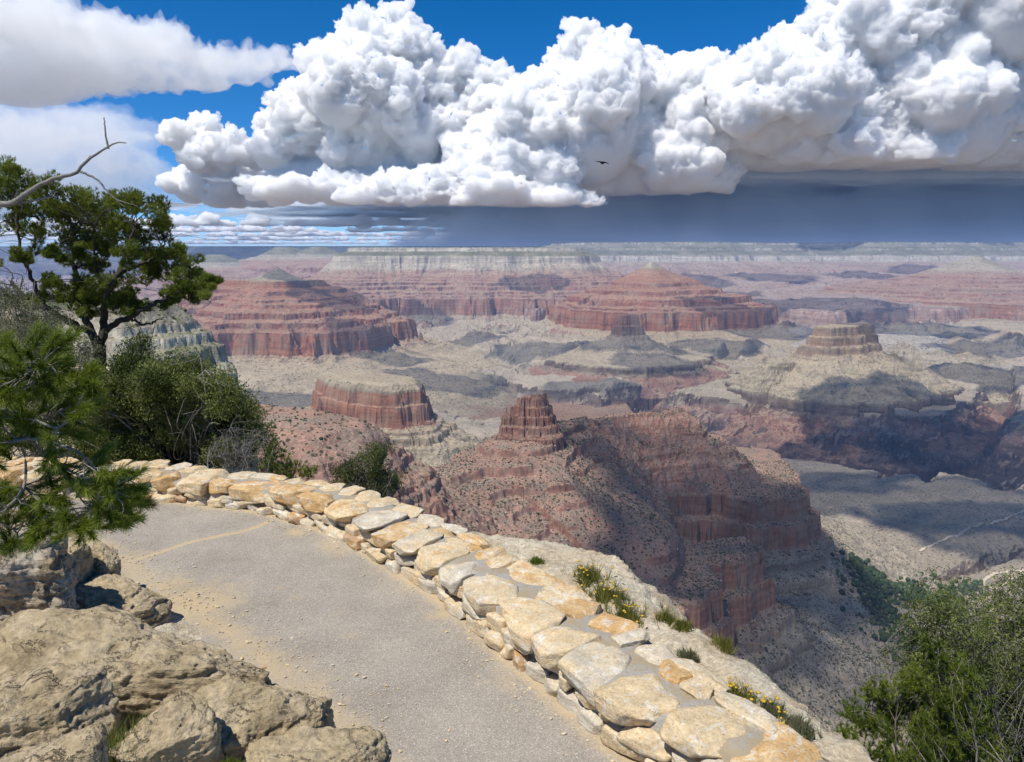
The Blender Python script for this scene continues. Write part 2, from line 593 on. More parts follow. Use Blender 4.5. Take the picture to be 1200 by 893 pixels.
# ---- far rim and the temples, far to near
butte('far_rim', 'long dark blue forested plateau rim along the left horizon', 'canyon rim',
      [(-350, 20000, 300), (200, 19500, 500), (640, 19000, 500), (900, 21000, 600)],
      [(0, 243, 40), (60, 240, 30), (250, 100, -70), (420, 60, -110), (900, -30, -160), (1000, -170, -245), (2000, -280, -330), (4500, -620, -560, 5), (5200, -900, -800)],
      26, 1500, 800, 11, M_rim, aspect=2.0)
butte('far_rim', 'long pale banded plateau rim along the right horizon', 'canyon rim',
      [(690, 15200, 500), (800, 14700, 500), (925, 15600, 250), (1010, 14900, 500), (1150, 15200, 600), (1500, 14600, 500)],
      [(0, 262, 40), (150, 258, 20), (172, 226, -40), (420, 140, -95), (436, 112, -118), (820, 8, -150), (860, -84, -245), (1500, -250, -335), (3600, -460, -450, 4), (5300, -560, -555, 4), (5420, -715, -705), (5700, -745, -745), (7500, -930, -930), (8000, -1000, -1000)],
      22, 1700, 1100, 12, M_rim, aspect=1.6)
for k, (lab, px, D, zt, r) in enumerate([('pale pointed far butte in the left gap below the blue rim', 258, 12500, 25, 900),
                                 ('broad pale twin peak far butte standing before the blue rim', 336, 13200, 150, 1100),
                                 ('sharp pale far butte standing right of the twin peak before the blue rim', 376, 13300, 158, 1000)]):
    butte('far_butte', lab, 'butte', [(px, D, 30), (px + 6, D + 500, 30)],
          [(0, zt, -60), (60, zt - 30, -90), (300, zt - 150, -170), (420, zt - 200, -245), (900, zt - 340, -330), (2200, -560, -560, 4), (2300, -720, -705), (3200, -960, -900)],
          17, 900, 420, 21 + k, M_far)
butte('mesa', 'wide flat topped pale mesa with red cliffs at the horizon centre', 'mesa',
      [[(432, 9700, 20), (470, 9800, 40), (522, 9900, 180), (560, 10000, 330), (640, 10000, 260)]],
      [(0, 112, -5), (110, 108, -12), (135, 60, -75), (260, 5, -145), (290, -80, -230), (430, -215, -260), (500, -250, -345), (1000, -470, -545, 6), (1060, -640, -705), (1180, -690, -750), (1900, -790, -820), (3000, -930, -930), (3500, -1000, -1000)],
      12, 900, 420, 31, M_far)
butte('pyramid_butte', 'white capped pale pyramid butte on red ledges near the right edge', 'butte',
      [[(1136, 10300, 22), (1100, 10400, -150)], [(1136, 10300, 22), (1165, 10500, -160)]],
      [(0, 5, -150), (40, -30, -180), (120, -95, -225), (430, -235, -256), (480, -268, -330), (1900, -520, -550, 6), (1980, -680, -705), (2200, -730, -750), (3400, -930, -930), (3700, -1000, -1000)],
      13, 1000, 420, 33, M_far, grow0=.0)
butte('pyramid_butte', 'red stepped pyramid butte with a small white summit', 'butte',
      [[(760, 8300, 4), (735, 8350, -150)], [(760, 8300, 4), (800, 8450, -190)], [(760, 8300, 4), (775, 8700, -60)]],
      [(0, -58, -150), (26, -92, -190), (60, -128, -247), (160, -208, -300), (300, -278, -340), (318, -318, -380), (470, -352, -400, 2), (490, -392, -440), (640, -425, -460, 2), (664, -470, -500), (840, -535, -548, 2), (880, -708, -708), (1040, -755, -745), (1900, -890, -910), (2300, -1000, -1000)],
      10, 760, 320, 35, M_red, grow0=.0)
butte('red_temple', 'broad red stepped temple with pale cone summit behind the left pine', 'butte',
      [[(330, 6500, 5), (296, 6620, -215), (235, 6900, -240)], [(330, 6500, 5), (352, 6560, -190), (400, 6800, -290)]],
      [(0, -92, -150), (60, -135, -190), (170, -196, -247), (215, -205, -250), (235, -262, -330), (300, -285, -345), (760, -570, -548, 5), (800, -725, -706), (920, -775, -750), (1700, -905, -900), (2300, -1000, -1000)],
      8, 560, 300, 37, M_red, grow0=.0)
for k, (lab, ch, zt, w) in enumerate([
        ('pale shale ridge running out below the wide mesa', [(560, 8300, -60), (548, 7500, -150), (520, 6900, -330)], -735, 520),
        ('pale shale ridge below the right end of the wide mesa', [(640, 8200, -60), (632, 7300, -170), (640, 6700, -340)], -735, 520),
        ('pale shale ridge below the red stepped temple at the left', [(330, 5900, -40), (300, 5300, -120), (270, 4700, -330)], -762, 520),
        ('second pale shale ridge below the red stepped temple, nearer the gorge', [(402, 6100, -60), (420, 5600, -160), (430, 5000, -340)], -765, 480),
        ('pale shale ridge below the red pyramid butte', [(820, 7500, -40), (812, 6800, -170), (800, 6300, -320)], -748, 470),
        ('pale shale ridge below the far wall at the right', [(905, 7800, -40), (890, 7000, -160), (905, 6400, -330)], -745, 500),
        ('long pale shale ridge descending at the right edge', [(1110, 7600, -40), (1140, 6700, -140), (1130, 5700, -330)], -735, 560)]):
    butte('shale_ridge', lab, 'ridge', ch, [(0, zt, -745), (40, zt - 14, -790), (200, zt - 95, -830), (w, -915, -910), (w + 160, -990, -925)],
          8, 300, 90, 81 + k, M_mid, grow0=.12, gully=34)
butte('dark_tower_butte', 'small dark tower butte on a wide skirt below the red pyramid', 'butte',
      [[(728, 6200, 12), (740, 6240, 14)], [(734, 6220, 10), (790, 6300, -330)], [(734, 6220, 10), (690, 6150, -330)]],
      [(0, -474, -600), (8, -486, -615), (18, -560, -690), (27, -568, -715), (42, -640, -735), (90, -690, -755), (230, -768, -800), (480, -825, -900), (505, -870, -985), (900, -1010, -1080), (1000, -1500, -1200)],
      6, 300, 160, 39, M_mid, grow0=.30)
butte('capped_butte', 'flat capped butte with bright tan skirt right of centre', 'butte',
      [[(966, 5200, 16), (985, 5260, 26)], [(985, 5260, 26), (1004, 5420, 18)], [(985, 5260, 10), (1060, 5350, -260)], [(975, 5220, 10), (915, 5100, -300)]],
      [(0, -478, -740), (9, -488, -738), (20, -540, -725), (38, -556, -735), (48, -604, -722), (72, -622, -742), (84, -664, -728), (135, -704, -765), (280, -795, -830), (500, -897, -915), (522, -962, -985), (640, -1020, -1010), (980, -1180, -1090), (1150, -1500, -1250)],
      6, 300, 190, 41, M_mid, grow0=.34)
butte('banded_butte', 'flat topped red and cream butte above a pale skirt left of centre', 'butte',
      [[(402, 3300, 50), (432, 3140, 70), (466, 3080, 46)], [(432, 3140, 60), (448, 3040, 40)]],
      [(0, -504, -790), (14, -510, -775), (22, -516, -800), (40, -534, -805), (46, -560, -575), (50, -590, -600), (58, -596, -610), (66, -660, -690), (74, -676, -703), (96, -690, -745), (100, -702, -755), (116, -712, -760), (122, -738, -770), (150, -755, -800), (410, -905, -920), (560, -1000, -1000), (700, -1090, -1050)],
      3.0, 210, 100, 43, M_mid, grow0=.34)

# ---- the red ridge in the middle distance, with its knob, and the near spurs
def red_ridge():
    crest = [(-420, 1000, -430), (-190, 1230, -404), (-80, 1400, -396), (10, 1490, -350), (90, 1590, -366), (183, 1700, -367), (330, 1800, -368), (440, 1880, -383)]
    edge = [(905, 528), (948, 572), (935, 584), (890, 590), (835, 578), (782, 584), (790, 622), (812, 640), (860, 628), (893, 640), (868, 655), (838, 668), (842, 690), (806, 716)]
    poly = [tuple(atz(x, y, -560)[:2]) for x, y in edge]
    poly += [(180, 960), (-100, 860), (-420, 700), (-700, 800), (-620, 1150), (-330, 1480), (-60, 1800), (200, 2050), (430, 2250)]
    step = 2.3
    x0, x1, y0, y1 = -640, 1250, 620, 2420
    X, Y = np.meshgrid(np.arange(x0, x1, step), np.arange(y0, y1, step))
    best, top = np.full(X.shape, 1e9), np.zeros(X.shape)
    for (ax, ay, az), (bx, by, bz) in zip(crest[:-1], crest[1:]):
        dx, dy = bx - ax, by - ay
        tt = np.clip(((X - ax) * dx + (Y - ay) * dy) / (dx * dx + dy * dy), 0, 1)
        d = np.hypot(X - ax - tt * dx, Y - ay - tt * dy)
        top = np.where(d < best, az + tt * (bz - az), top)
        best = np.minimum(best, d)
    d0 = best
    gy, gx = np.gradient(d0, step)
    FX, FY = X - .6 * d0 * gx, Y - .6 * d0 * gy
    w = -40 * fbm2(FX / 130, FY / 130, 4, 501, .5, ridge=True) + 26 * fbm2(X / 150, Y / 150, 5, 502, .6)
    d = (d0 + w * sstep(0, 120, d0)) * (1 + 1.1 * sstep(430, 520, X - .25 * (Y - 1880)))
    soft = np.interp(d, [0, 30, 420, 700], [0, 6, 178, 330])
    hard = np.interp(d, [0, 16, 20, 62, 67, 110, 420, 700], [0, 2, 17, 33, 52, 70, 190, 340])
    zs = top - 3 - soft - (hard - soft) * sstep(70, 170, X)
    # ledges: the beds dip a little towards the left
    dip = .02 * (X - 100) - .012 * (Y - 1500)
    lev = -zs + dip + 5 * fbm2(X / 90, Y / 90, 3, 503)
    per = 24.0
    k = np.floor(lev / per)
    fr = lev / per - k
    hsh = np.sin(k * 12.9898) * 43758.5453
    hsh = hsh - np.floor(hsh)
    cl = .42 + .30 * hsh
    st = np.where(fr < 1 - .10, fr * (1 - cl) / .90, (1 - cl) + (fr - .90) / .10 * cl)
    zst = -((k + st) * per - dip)
    keep = sstep(-.30, -.02, fbm2(X / 120, Y / 120, 4, 504, .6)) * (.3 + .7 * (hsh > .25)) * np.maximum(sstep(120, 60, top - zs), sstep(.10, .30, fbm2(X / 160, Y / 160, 3, 515)) * .8)
    z = zs + (zst - zs) * keep
    s = np.interp(zs, [-560, -330], [-548, -350])
    s = np.where(zs < -540, -548 - (np.minimum(-540 - zs, 20)) * .5, s)
    z = np.maximum(z, -556 + 4 * fbm2(X / 60, Y / 60, 3, 505))
    # the big cliff below the bench, and the long talus under it
    e = inside_dist(X, Y, poly)
    e = e - 26 * fbm2(X / 110, Y / 110, 5, 506, .6, ridge=True) + 10 + 5 * fbm2(X / 22, Y / 22, 3, 507)
    ed = np.array([-500, -30, 0, 5, 20, 26, 60, 64, 92, 98, 180, 480, 700])
    ez = np.array([-50, -540, -562, -608, -618, -668, -690, -705, -720, -735, -775, -905, -1010.])
    es = np.array([0, -556, -568, -600, -640, -700, -735, -745, -760, -765, -800, -915, -930.])
    zl = np.interp(e, ed, ez) - 16 * sstep(100, 300, e) * np.abs(fbm2(X / 70, Y / 70, 4, 508, .5)) * 2
    sl = np.interp(e, ed, es)
    s = np.where(zl < z, sl, s)
    z = np.minimum(z, zl)
    z = z + 2.2 * fbm2(X / 14, Y / 14, 3, 509, .6) + 1.0 * fbm2(X / 5, Y / 5, 2, 510)
    z = sink(z, X, Y, step, 30, 700)
    me = raw_mesh('red_ridge', np.stack([X, Y, z], -1), grid_quads(*X.shape), smooth=False)
    vattr(me, 'strat', s)
    o = link('red_ridge', me, M_near)
    tag(o, 'dark red scrub dotted ridge with cliffs on its right, rising beyond the stone wall', 'ridge', kind='structure')
    return X, Y, z
RIDGE = red_ridge()
butte('red_knob', 'small broken red rock knob standing on top of the dark red ridge', 'rock knob',
      [[(631, 1500, 7), (614, 1494, -6), (594, 1488, -17)], [(631, 1500, 7), (640, 1506, -4)]],
      [(0, -279, -470), (3, -283, -470), (5, -297, -480), (9, -300, -490), (11, -316, -500), (16, -320, -500), (18, -335, -520), (24, -339, -500), (26, -352, -530), (36, -360, -500), (50, -480, -500)],
      .6, 40, 9, 61, M_near, gully=.6, grow0=.8, block=8.0)
butte('red_spur', 'red ledged spur with dark scrub on top behind the big bush', 'rock spur',
      [(180, 900, 70), (300, 900, 26), (350, 890, 14)],
      [(0, -183, -380), (45, -198, -400), (75, -222, -430), (150, -320, -540, 7), (200, -350, -560), (230, -420, -700), (400, -540, -780)],
      1.4, 90, 34, 62, M_near, gully=6.0)
M_pale = rock_mat('pale_rim_rock', .55, veg=.6, veg_size=2.3, dust=(.36, .33, .25), dust_amt=.4)
butte('rim_cliff', 'grey and cream rim cliff with scrub behind the tall pine', 'cliff',
      [(20, 360, 24), (135, 335, 9), (176, 330, 3)],
      [(0, -16, 5), (5, -18, 0), (12, -25, -8), (13, -28, -20), (17, -30, -30), (18, -34, -50), (22, -36, -65), (23, -43, -70), (26, -45, -75), (27, -70, -100), (30, -72, -120), (32, -120, -160), (60, -260, -300)],
      .5, 34, 12, 63, M_pale, gully=1.5, grow0=.5)

# ================================================================== AIR
def haze():
    x, y0, y1, z0, z1 = 30000.0, -300.0, 27000.0, -2500.0, 420.0
    co = [(sx * x, y, z) for z in (z0, z1) for y in (y0, y1) for sx in (-1, 1)]
    q = [(0, 2, 3, 1), (4, 5, 7, 6), (0, 1, 5, 4), (2, 6, 7, 3), (0, 4, 6, 2), (1, 3, 7, 5)]
    me = raw_mesh('haze', co, q)
    m = bpy.data.materials.new('haze_air')
    m.use_nodes = True
    nt = m.node_tree
    nt.nodes.clear()
    o = nt.nodes.new('ShaderNodeOutputMaterial')
    v = nt.nodes.new('ShaderNodeVolumePrincipled')
    v.inputs['Color'].default_value = (.43, .61, 1.0, 1)
    v.inputs['Density'].default_value = HAZE_DENSITY
    v.inputs['Anisotropy'].default_value = 0.0
    nt.links.new(v.outputs[0], o.inputs['Volume'])
    ob = link('haze', me, m)
    tag(ob, 'thin blue haze filling the canyon out to the far rim', 'haze', kind='stuff')
HAZE_DENSITY = 2.8e-5
haze()

# ================================================================== CLOUDS
def cloud_mat(name, free_path, col=(1, 1, 1)):
    """water droplets: an even scattering volume, white unless tinted, with a mean free path in metres"""
    t = NT(name)
    v = t.n('VolumePrincipled', i_Color=(*col, 1), i_Density=1.0 / free_path)
    t.t.links.new(v.outputs[0], t.out.inputs['Volume'])
    return t.m
M_cloud = cloud_mat('cloud_dense', 95)
M_veil = cloud_mat('cloud_veil', 2600)
M_deck = cloud_mat('cloud_deck', 130, (.91, .955, .995))  # bluish tint puts shade and distant air into the cloud's own colour
M_rain = cloud_mat('cloud_rain', 2600, (.84, .92, .99))
scene.cycles.volume_bounces = 24
scene.cycles.max_bounces = 24

def ico(sub):
    bm = bmesh.new()
    bmesh.ops.create_icosphere(bm, subdivisions=sub, radius=1)
    co = np.array([v.co[:] for v in bm.verts], np.float32)
    f = np.array([[v.index for v in fc.verts] for fc in bm.faces], np.int32)
    bm.free()
    return co, f
ICO = {k: ico(k) for k in (1, 2, 3, 4, 5)}

def sphere_soup(S, sub=2, form=(1, 1, 1)):
    co, f = ICO[sub]
    V = (S[:, None, :3] + S[:, None, 3:4] * (co * np.array(form, np.float32))[None]).reshape(-1, 3)
    F = (f[None] + (np.arange(len(S)) * len(co))[:, None, None]).reshape(-1, 3)
    return V, F

def remeshed(V, F, voxel, quads=None):
    me = raw_mesh('tmp', V, quads=quads, tris=F)
    ob = bpy.data.objects.new('tmp', me)
    COL.objects.link(ob)
    md = ob.modifiers.new('r', 'REMESH')
    md.mode = 'VOXEL'
    md.voxel_size = voxel
    dg = bpy.context.evaluated_depsgraph_get()
    out = bpy.data.meshes.new_from_object(ob.evaluated_get(dg))
    bpy.data.objects.remove(ob)
    bpy.data.meshes.remove(me)
    return out

def mesh_arrays(me):
    n = len(me.vertices)
    co = np.empty(n * 3, np.float32)
    me.vertices.foreach_get('co', co)
    no = np.empty(n * 3, np.float32)
    me.vertex_normals.foreach_get('vector', no)
    return co.reshape(-1, 3), no.reshape(-1, 3)

def thin_mat(name, through):
    t = NT(name)
    d = t.n('BsdfDiffuse', i_Color=(.86, .87, .88, 1))
    tr = t.n('BsdfTransparent')
    mx = t.n('MixShader')
    mx.inputs[0].default_value = through
    t.t.links.new(d.outputs[0], mx.inputs[1])
    t.t.links.new(tr.outputs[0], mx.inputs[2])
    t.t.links.new(mx.outputs[0], t.out.inputs['Surface'])
    return t.m
M_thin = thin_mat('shade_cloud_thin', .70)

M_thick = thin_mat('shade_cloud_thick', .6)

def shade_cloud(tx, ty, tz, r, seed, height=4300.0, squash=.35, stretch=(1.0, 1.0), mat=None):
    """an unseen cloud added high over the canyon, placed so that the sun throws its shadow on tx, ty, tz"""
    c = np.array([tx, ty, tz]) + SUN_DIR * ((height - tz) / SUN_DIR[2])
    rnd = np.random.RandomState(seed)
    co, f = ICO[5]
    P = co * np.array([r * stretch[0], r * stretch[1], r * squash])
    k = fbm3(co * 1.6 + seed * 3.7, 5, seed, .6)
    P = P * (1 + .75 * k[:, None])
    me = raw_mesh('cloud', P + c, tris=f)
    o = link('cloud', me, mat or M_thin)
    return tag(o, 'unseen white cloud added high above the canyon to shade it', 'cloud', 'shade clouds above the picture', 'stuff')

def shade_at(px, py, z, r, seed, **kw):
    p = atz(px, py, z)
    return shade_cloud(p[0], p[1], z, r, seed, **kw)

for i, a in enumerate([
    # px, py, z of the shaded ground, radius
    (800, 545, -470, 230), (880, 620, -600, 230), (930, 770, -800, 250), (840, 690, -600, 150),
    (1090, 585, -930, 430), (1190, 620, -930, 330), (940, 690, -760, 140),
    (1000, 520, -1000, 480), (1180, 510, -1000, 560), (870, 520, -1000, 380), (1160, 445, -930, 480), (1080, 490, -980, 520), (960, 560, -960, 330),
    (735, 392, -640, 330), (770, 430, -850, 260), (1012, 392, -560, 150), (840, 400, -760, 330), (690, 455, -930, 260),
    (560, 400, -800, 260), (640, 425, -925, 330), (520, 455, -950, 330), (460, 430, -880, 260),
    (372, 345, -330, 300), (405, 390, -650, 240), (330, 460, -850, 260),
    (726, 344, -330, 130), (630, 345, -450, 300), (470, 350, -450, 350),
    (960, 335, -330, 700), (1090, 345, -380, 600), (880, 350, -420, 500), (1180, 335, -250, 500), (1128, 352, -420, 260)]):
    far = at(a[0], a[1], 100)
    p = atz(*a[:3])
    shade_at(*a, 900 + i, height=max(3600.0, .42 * p[1]), stretch=(1.25, .8), mat=M_thick if a[0] > 990 and a[1] > 480 else None)
for i, (px, D, r) in enumerate([(690, 11500, 520), (800, 11200, 620), (905, 11600, 620), (1010, 12200, 500), (860, 9700, 330), (1080, 12600, 450), (560, 12500, 500)]):  # added to darken the far walls so the nearer buttes stand out
    p = at(px, 300, D)
    shade_cloud(p[0], p[1], -330, r, 980 + i, height=7000.0)
for i, (px, D, r) in enumerate([(150, 19300, 3800), (420, 19300, 3400), (620, 18600, 2600), (300, 14300, 900), (980, 15000, 700), (1150, 14800, 500), (660, 16500, 1300)]):
    p = at(px, 300, D)
    shade_cloud(p[0], p[1], -60, r, 950 + i, height=9500.0, mat=M_thick)

def cumulus(label, blobs, D, seed, base_py, voxel=46.0, kids=(16, 9), spread=900.0, flat=True, form=(1, 1, 1), mat=None, fine=1.0):
    """a heap of round towers: blobs = [(px, py, radius px)] seen at distance D, base level at base_py"""
    rnd = np.random.RandomState(seed)
    mpp = D / FPX * 1.03
    base = at(600, base_py, D)[2]
    S0 = []
    for b in blobs:
        off = b[3] if len(b) > 3 else 0
        p = at(b[0], b[1], D + rnd.uniform(-1, 1) * spread + off)
        S0.append((*p, b[2] * mpp))
    S = [np.array(S0)]
    lev = S[0]
    for n, (lo, hi) in zip(kids, ((.34, .6), (.30, .52))):
        out = []
        for x, y, z, r in lev:
            v = rnd.normal(size=(n, 3))
            v[:, 2] = np.abs(v[:, 2]) * .9 - .35          # mostly upwards
            v[:, 1] -= .35                                # and on the side one sees
            v /= np.linalg.norm(v, axis=1)[:, None]
            rr = r * rnd.uniform(lo, hi, n)
            c = np.array([x, y, z]) + v * np.array(form) * (r * rnd.uniform(.72, 1.0, n))[:, None]
            out.append(np.column_stack([c, rr]))
        lev = np.concatenate(out)
        S.append(lev)
    V1, F1 = sphere_soup(S[0], 3, form)
    V2, F2 = sphere_soup(S[1], 2, form)
    V3, F3 = sphere_soup(S[2], 1, form)
    V = np.concatenate([V1, V2, V3])
    F = np.concatenate([F1, F2 + len(V1), F3 + len(V1) + len(V2)])
    if flat:                                              # level underside
        low = V[:, 2] < base
        V[low, 2] = base - (base - V[low, 2]) * .10
    me = remeshed(V, F, voxel)
    co, no = mesh_arrays(me)
    u = sstep(-.25, .3, no[:, 2] + .35)
    d = 300 * fbm3(co / 800.0, 3, seed + 1, .55, billow=True) + 190 * fbm3(co / 300.0, 4, seed + 2, .65, billow=True)
    d = d * (.45 + 1.1 * sstep(-.25, .3, fbm3(co / 2600.0, 3, seed + 5, .5)))
    co = co + no * (d * fine * (.35 + .65 * u))[:, None]
    me.vertices.foreach_set('co', co.astype(np.float32).ravel())
    me.update()
    if fine > 1:                                          # strong relief folds over itself: close it up again
        f = np.empty(len(me.polygons) * 4, np.int32)
        me.polygons.foreach_get('vertices', f)
        bpy.data.meshes.remove(me)
        me = remeshed(co, None, voxel, f.reshape(-1, 4))
    me.shade_smooth()
    me.name = 'cloud'
    o = link('cloud', me, mat or M_cloud)
    return tag(o, label, 'cloud', 'clouds over the far rim')

cumulus('towering white cumulus with a grey lower half, left of centre',
        [(447, 52, 36), (428, 80, 40), (470, 78, 42), (395, 108, 42), (440, 118, 60), (490, 112, 50), (350, 150, 36), (385, 150, 45), (322, 178, 24),
         (440, 165, 55), (500, 160, 55), (545, 105, 34), (545, 150, 45), (580, 120, 26), (590, 160, 40)], 30500, 1201, 203)
cumulus('small round white cumulus low beside the tall tower',
        [(215, 160, 20), (243, 158, 22), (285, 176, 18), (262, 176, 22), (232, 182, 20), (300, 184, 16),
         (225, 215, 24, 2500), (260, 218, 30, 2500), (305, 222, 26, 2500)], 31500, 1202, 240, kids=(14, 8))
cumulus('broad white cumulus heap in the middle of the sky',
        [(692, 78, 36), (672, 112, 40), (715, 105, 44), (745, 92, 26), (640, 120, 30), (600, 118, 20), (625, 155, 44), (690, 150, 60), (750, 130, 44), (785, 110, 36),
         (800, 150, 54), (740, 180, 52), (590, 185, 42), (550, 200, 34), (640, 200, 44), (700, 205, 40), (800, 195, 44), (520, 215, 26), (570, 150, 26)], 29500, 1203, 226)
cumulus('huge white cumulus bank rising to the upper right corner',
        [(830, 112, 36), (870, 105, 36), (925, 80, 34), (900, 120, 54), (960, 72, 40), (1000, 50, 44), (960, 120, 62), (1040, 30, 50), (1060, 85, 70), (1100, 20, 60),
         (1150, 60, 80), (1030, 140, 56), (1110, 130, 66), (1190, 110, 80), (1230, 30, 90), (860, 160, 44), (920, 175, 46), (990, 180, 46), (1070, 178, 46), (1150, 172, 44), (1230, 165, 60), (1300, 90, 110)],
        28500, 1204, 196, voxel=52)
cumulus('low row of small white puffs under the tall tower',
        [(292, 214, 10), (310, 222, 15), (345, 219, 20), (362, 228, 15), (398, 222, 24), (420, 230, 16), (452, 222, 25), (480, 229, 18), (508, 220, 26), (540, 230, 20), (575, 226, 26), (610, 234, 18), (650, 232, 22), (690, 238, 14), (330, 230, 14), (560, 236, 16)], 27500, 1205, 241, kids=(16, 9), voxel=46, spread=700, form=(1.35, 1.1, .8))

# the wide soft cloud in the upper left corner, and the grey veil under it
cumulus('wide soft white cloud across the upper left corner',
        [(-60, 60, 60), (10, 40, 44), (70, 40, 40), (130, 44, 38), (190, 58, 34), (250, 70, 28), (300, 72, 24), (345, 76, 12), (100, 84, 40), (20, 100, 40), (180, 92, 28), (240, 96, 20), (290, 92, 14), (-40, 10, 50), (60, 12, 24)],
        27000, 1211, 150, kids=(14, 9), flat=False, form=(1.5, 1.2, .62), mat=cloud_mat('cloud_soft', 800), voxel=60, fine=2.6)
cumulus('pale grey veil of cloud hanging low at the left edge',
        [(-80, 170, 70), (0, 160, 60), (60, 165, 55), (110, 150, 40), (150, 200, 40), (60, 215, 50), (-20, 225, 60), (120, 225, 40), (170, 235, 26), (160, 165, 20)],
        36000, 1212, 262, kids=(12, 8), flat=False, form=(1.4, 1.0, .6), mat=M_veil, voxel=90, fine=3.5)
rnd = np.random.RandomState(77)
for k, D in enumerate((42000, 52000, 64000, 80000, 104000)):
    zb = 1650.0
    by = 446.5 - FPX * math.tan(PITCH + math.atan((zb - EYE) / D))
    mp = FPX / D
    bl = []
    x = -120
    while x < 760:
        r = rnd.uniform(280, 620) * mp * (1.0 if x < 520 else .8)
        if rnd.rand() < .80:
            bl.append((x, by - r * .15, r))
            if rnd.rand() < .5:
                bl.append((x + r * .7, by - r * .7, r * .7))
        x += r * rnd.uniform(1.0, 2.4)
    o = cumulus(['nearest', 'second', 'third', 'fourth', 'farthest'][k] + ' of the flat rows of small clouds along the left horizon', bl, D, 1220 + k, by, kids=(9, 6), voxel=60 * D / 42000, spread=D * .035, form=(1.5, 1.5, .55), fine=.8)
    o['kind'] = 'stuff'

def slab(label, px0, px1, D0, D1, z0, z1, mat, seed, rough=260.0, n=150, edge=.16, near=None):
    """a level layer of cloud, or a fall of rain, with an uneven outline and underside"""
    X0, X1 = at(px0, 250, (D0 + D1) / 2)[0], at(px1, 250, (D0 + D1) / 2)[0]
    X, Y = np.meshgrid(np.linspace(X0, X1, n), np.linspace(D0, D1, n))
    u, v = (X - X0) / (X1 - X0), (Y - D0) / (D1 - D0)
    m = np.minimum(np.minimum(u, 1 - u), np.minimum(v if near is None else v * edge / near, 1 - v)) / edge + .7 * fbm2(X / 4500, Y / 4500, 5, seed)
    m = sstep(0, 1, m)
    up = z0 + (z1 - z0) * m * (1 + .25 * fbm2(X / 2500, Y / 2500, 5, seed + 1))
    lo = z0 + rough * fbm2(X / 2200, Y / 900, 6, seed + 2, .6) * m
    up = np.maximum(up, lo + 2)
    co = np.concatenate([np.stack([X, Y, lo], -1).reshape(-1, 3), np.stack([X, Y, up], -1).reshape(-1, 3)])
    q = grid_quads(n, n)
    N = n * n
    rim = np.concatenate([np.arange(n), np.arange(1, n) * n + n - 1, N - 2 - np.arange(n - 1), (n - 2 - np.arange(n - 2)) * n])
    nx_ = np.roll(rim, -1)
    side = np.stack([rim, nx_, nx_ + N, rim + N], 1)
    me = raw_mesh('cloud', co, np.concatenate([q[:, ::-1], q + N, side]))
    return tag(link('cloud', me, mat), label, 'cloud', 'clouds over the far rim')
slab('dark level cloud base under the white heaps, right half of the sky', 330, 1680, 29300, 50000, 2950, 4700, M_deck, 1301, 420, edge=.26, near=.03)
slab('lower dark cloud base streaks over the far rim', 260, 1550, 36000, 62000, 2500, 3600, M_deck, 1302, 420, edge=.26)
slab('grey blue curtain of rain falling on the far plateau', 360, 1950, 28500, 44000, -500, 2900, M_rain, 1303, 10, edge=.22)

# ================================================================== RIM: ground, path, wall, rocks
def spline(pts, n):
    """smooth curve through points, n samples evenly spread along it"""
    P = np.array(pts, float)
    P = np.vstack([2 * P[0] - P[1], P, 2 * P[-1] - P[-2]])
    out = []
    for i in range(1, len(P) - 2):
        t = np.linspace(0, 1, 24, endpoint=False)[:, None]
        a, b, c, d = P[i - 1], P[i], P[i + 1], P[i + 2]
        out.append(.5 * (2 * b + (c - a) * t + (2 * a - 5 * b + 4 * c - d) * t ** 2 + (3 * b - a - 3 * c + d) * t ** 3))
    out = np.vstack(out + [P[-2][None]])
    L = np.concatenate([[0], np.cumsum(np.linalg.norm(np.diff(out, axis=0), axis=1))])
    u = np.linspace(0, L[-1], n)
    return np.stack([np.interp(u, L, out[:, k]) for k in range(out.shape[1])], 1), L[-1]

WALL_H = lambda px: np.interp(px, [150, 400, 850], [.40, .45, .53])
foot_px = [(170, 586), (222, 591), (257, 595), (300, 600), (330, 607), (360, 617), (400, 632), (440, 655), (480, 680), (517, 704), (560, 741), (600, 774), (630, 802), (661, 829), (701, 862), (734, 888)]
back_px = [(187, 541), (260, 550), (307, 556), (350, 561), (397, 567), (450, 581), (500, 602), (550, 626), (600, 650), (655, 680), (700, 706), (767, 748), (826, 788), (866, 816), (905, 842), (980, 885)]
foot = [tuple(atz(x, y, 0)[:2]) for x, y in foot_px]
back = [tuple(atz(x, y, WALL_H(x) - .02)[:2]) for x, y in back_px]
f0, f1 = np.array(foot[0]), np.array(foot[-1])
foot = [tuple(f0 + (-4.2, .5)), tuple(f0 + (-2.0, .18))] + foot + [tuple(f1 + (1.0, -1.05)), tuple(f1 + (2.0, -2.3))]
b0, b1 = np.array(back[0]), np.array(back[-1])
back = [tuple(b0 + (-4.2, .5)), tuple(b0 + (-2.0, .2))] + back + [tuple(b1 + (.8, -.85)), tuple(b1 + (1.8, -2.1))]
FOOT, FOOT_L = spline(foot, 600)
BACK, BACK_L = spline(back, 600)
edge_px = [(560, 633), (640, 636), (712, 655), (728, 690), (765, 722), (800, 738), (842, 768), (882, 805), (930, 850), (1000, 893)]
EDGE = [tuple(atz(x, y, .36)[:2]) for x, y in edge_px]
left_px = [(470, 930), (430, 893), (400, 850), (330, 790), (270, 742), (190, 704), (150, 664), (118, 640), (60, 622), (0, 612)]
LEFT = [tuple(atz(x, y, 0)[:2]) for x, y in left_px]
PATH = [tuple(p) for p in FOOT] + [(3.5, 1.2), (-.2, 1.2), (-.6, 3.4)] + LEFT + [(-13.0, 12.4), (-13.5, 14.0)]
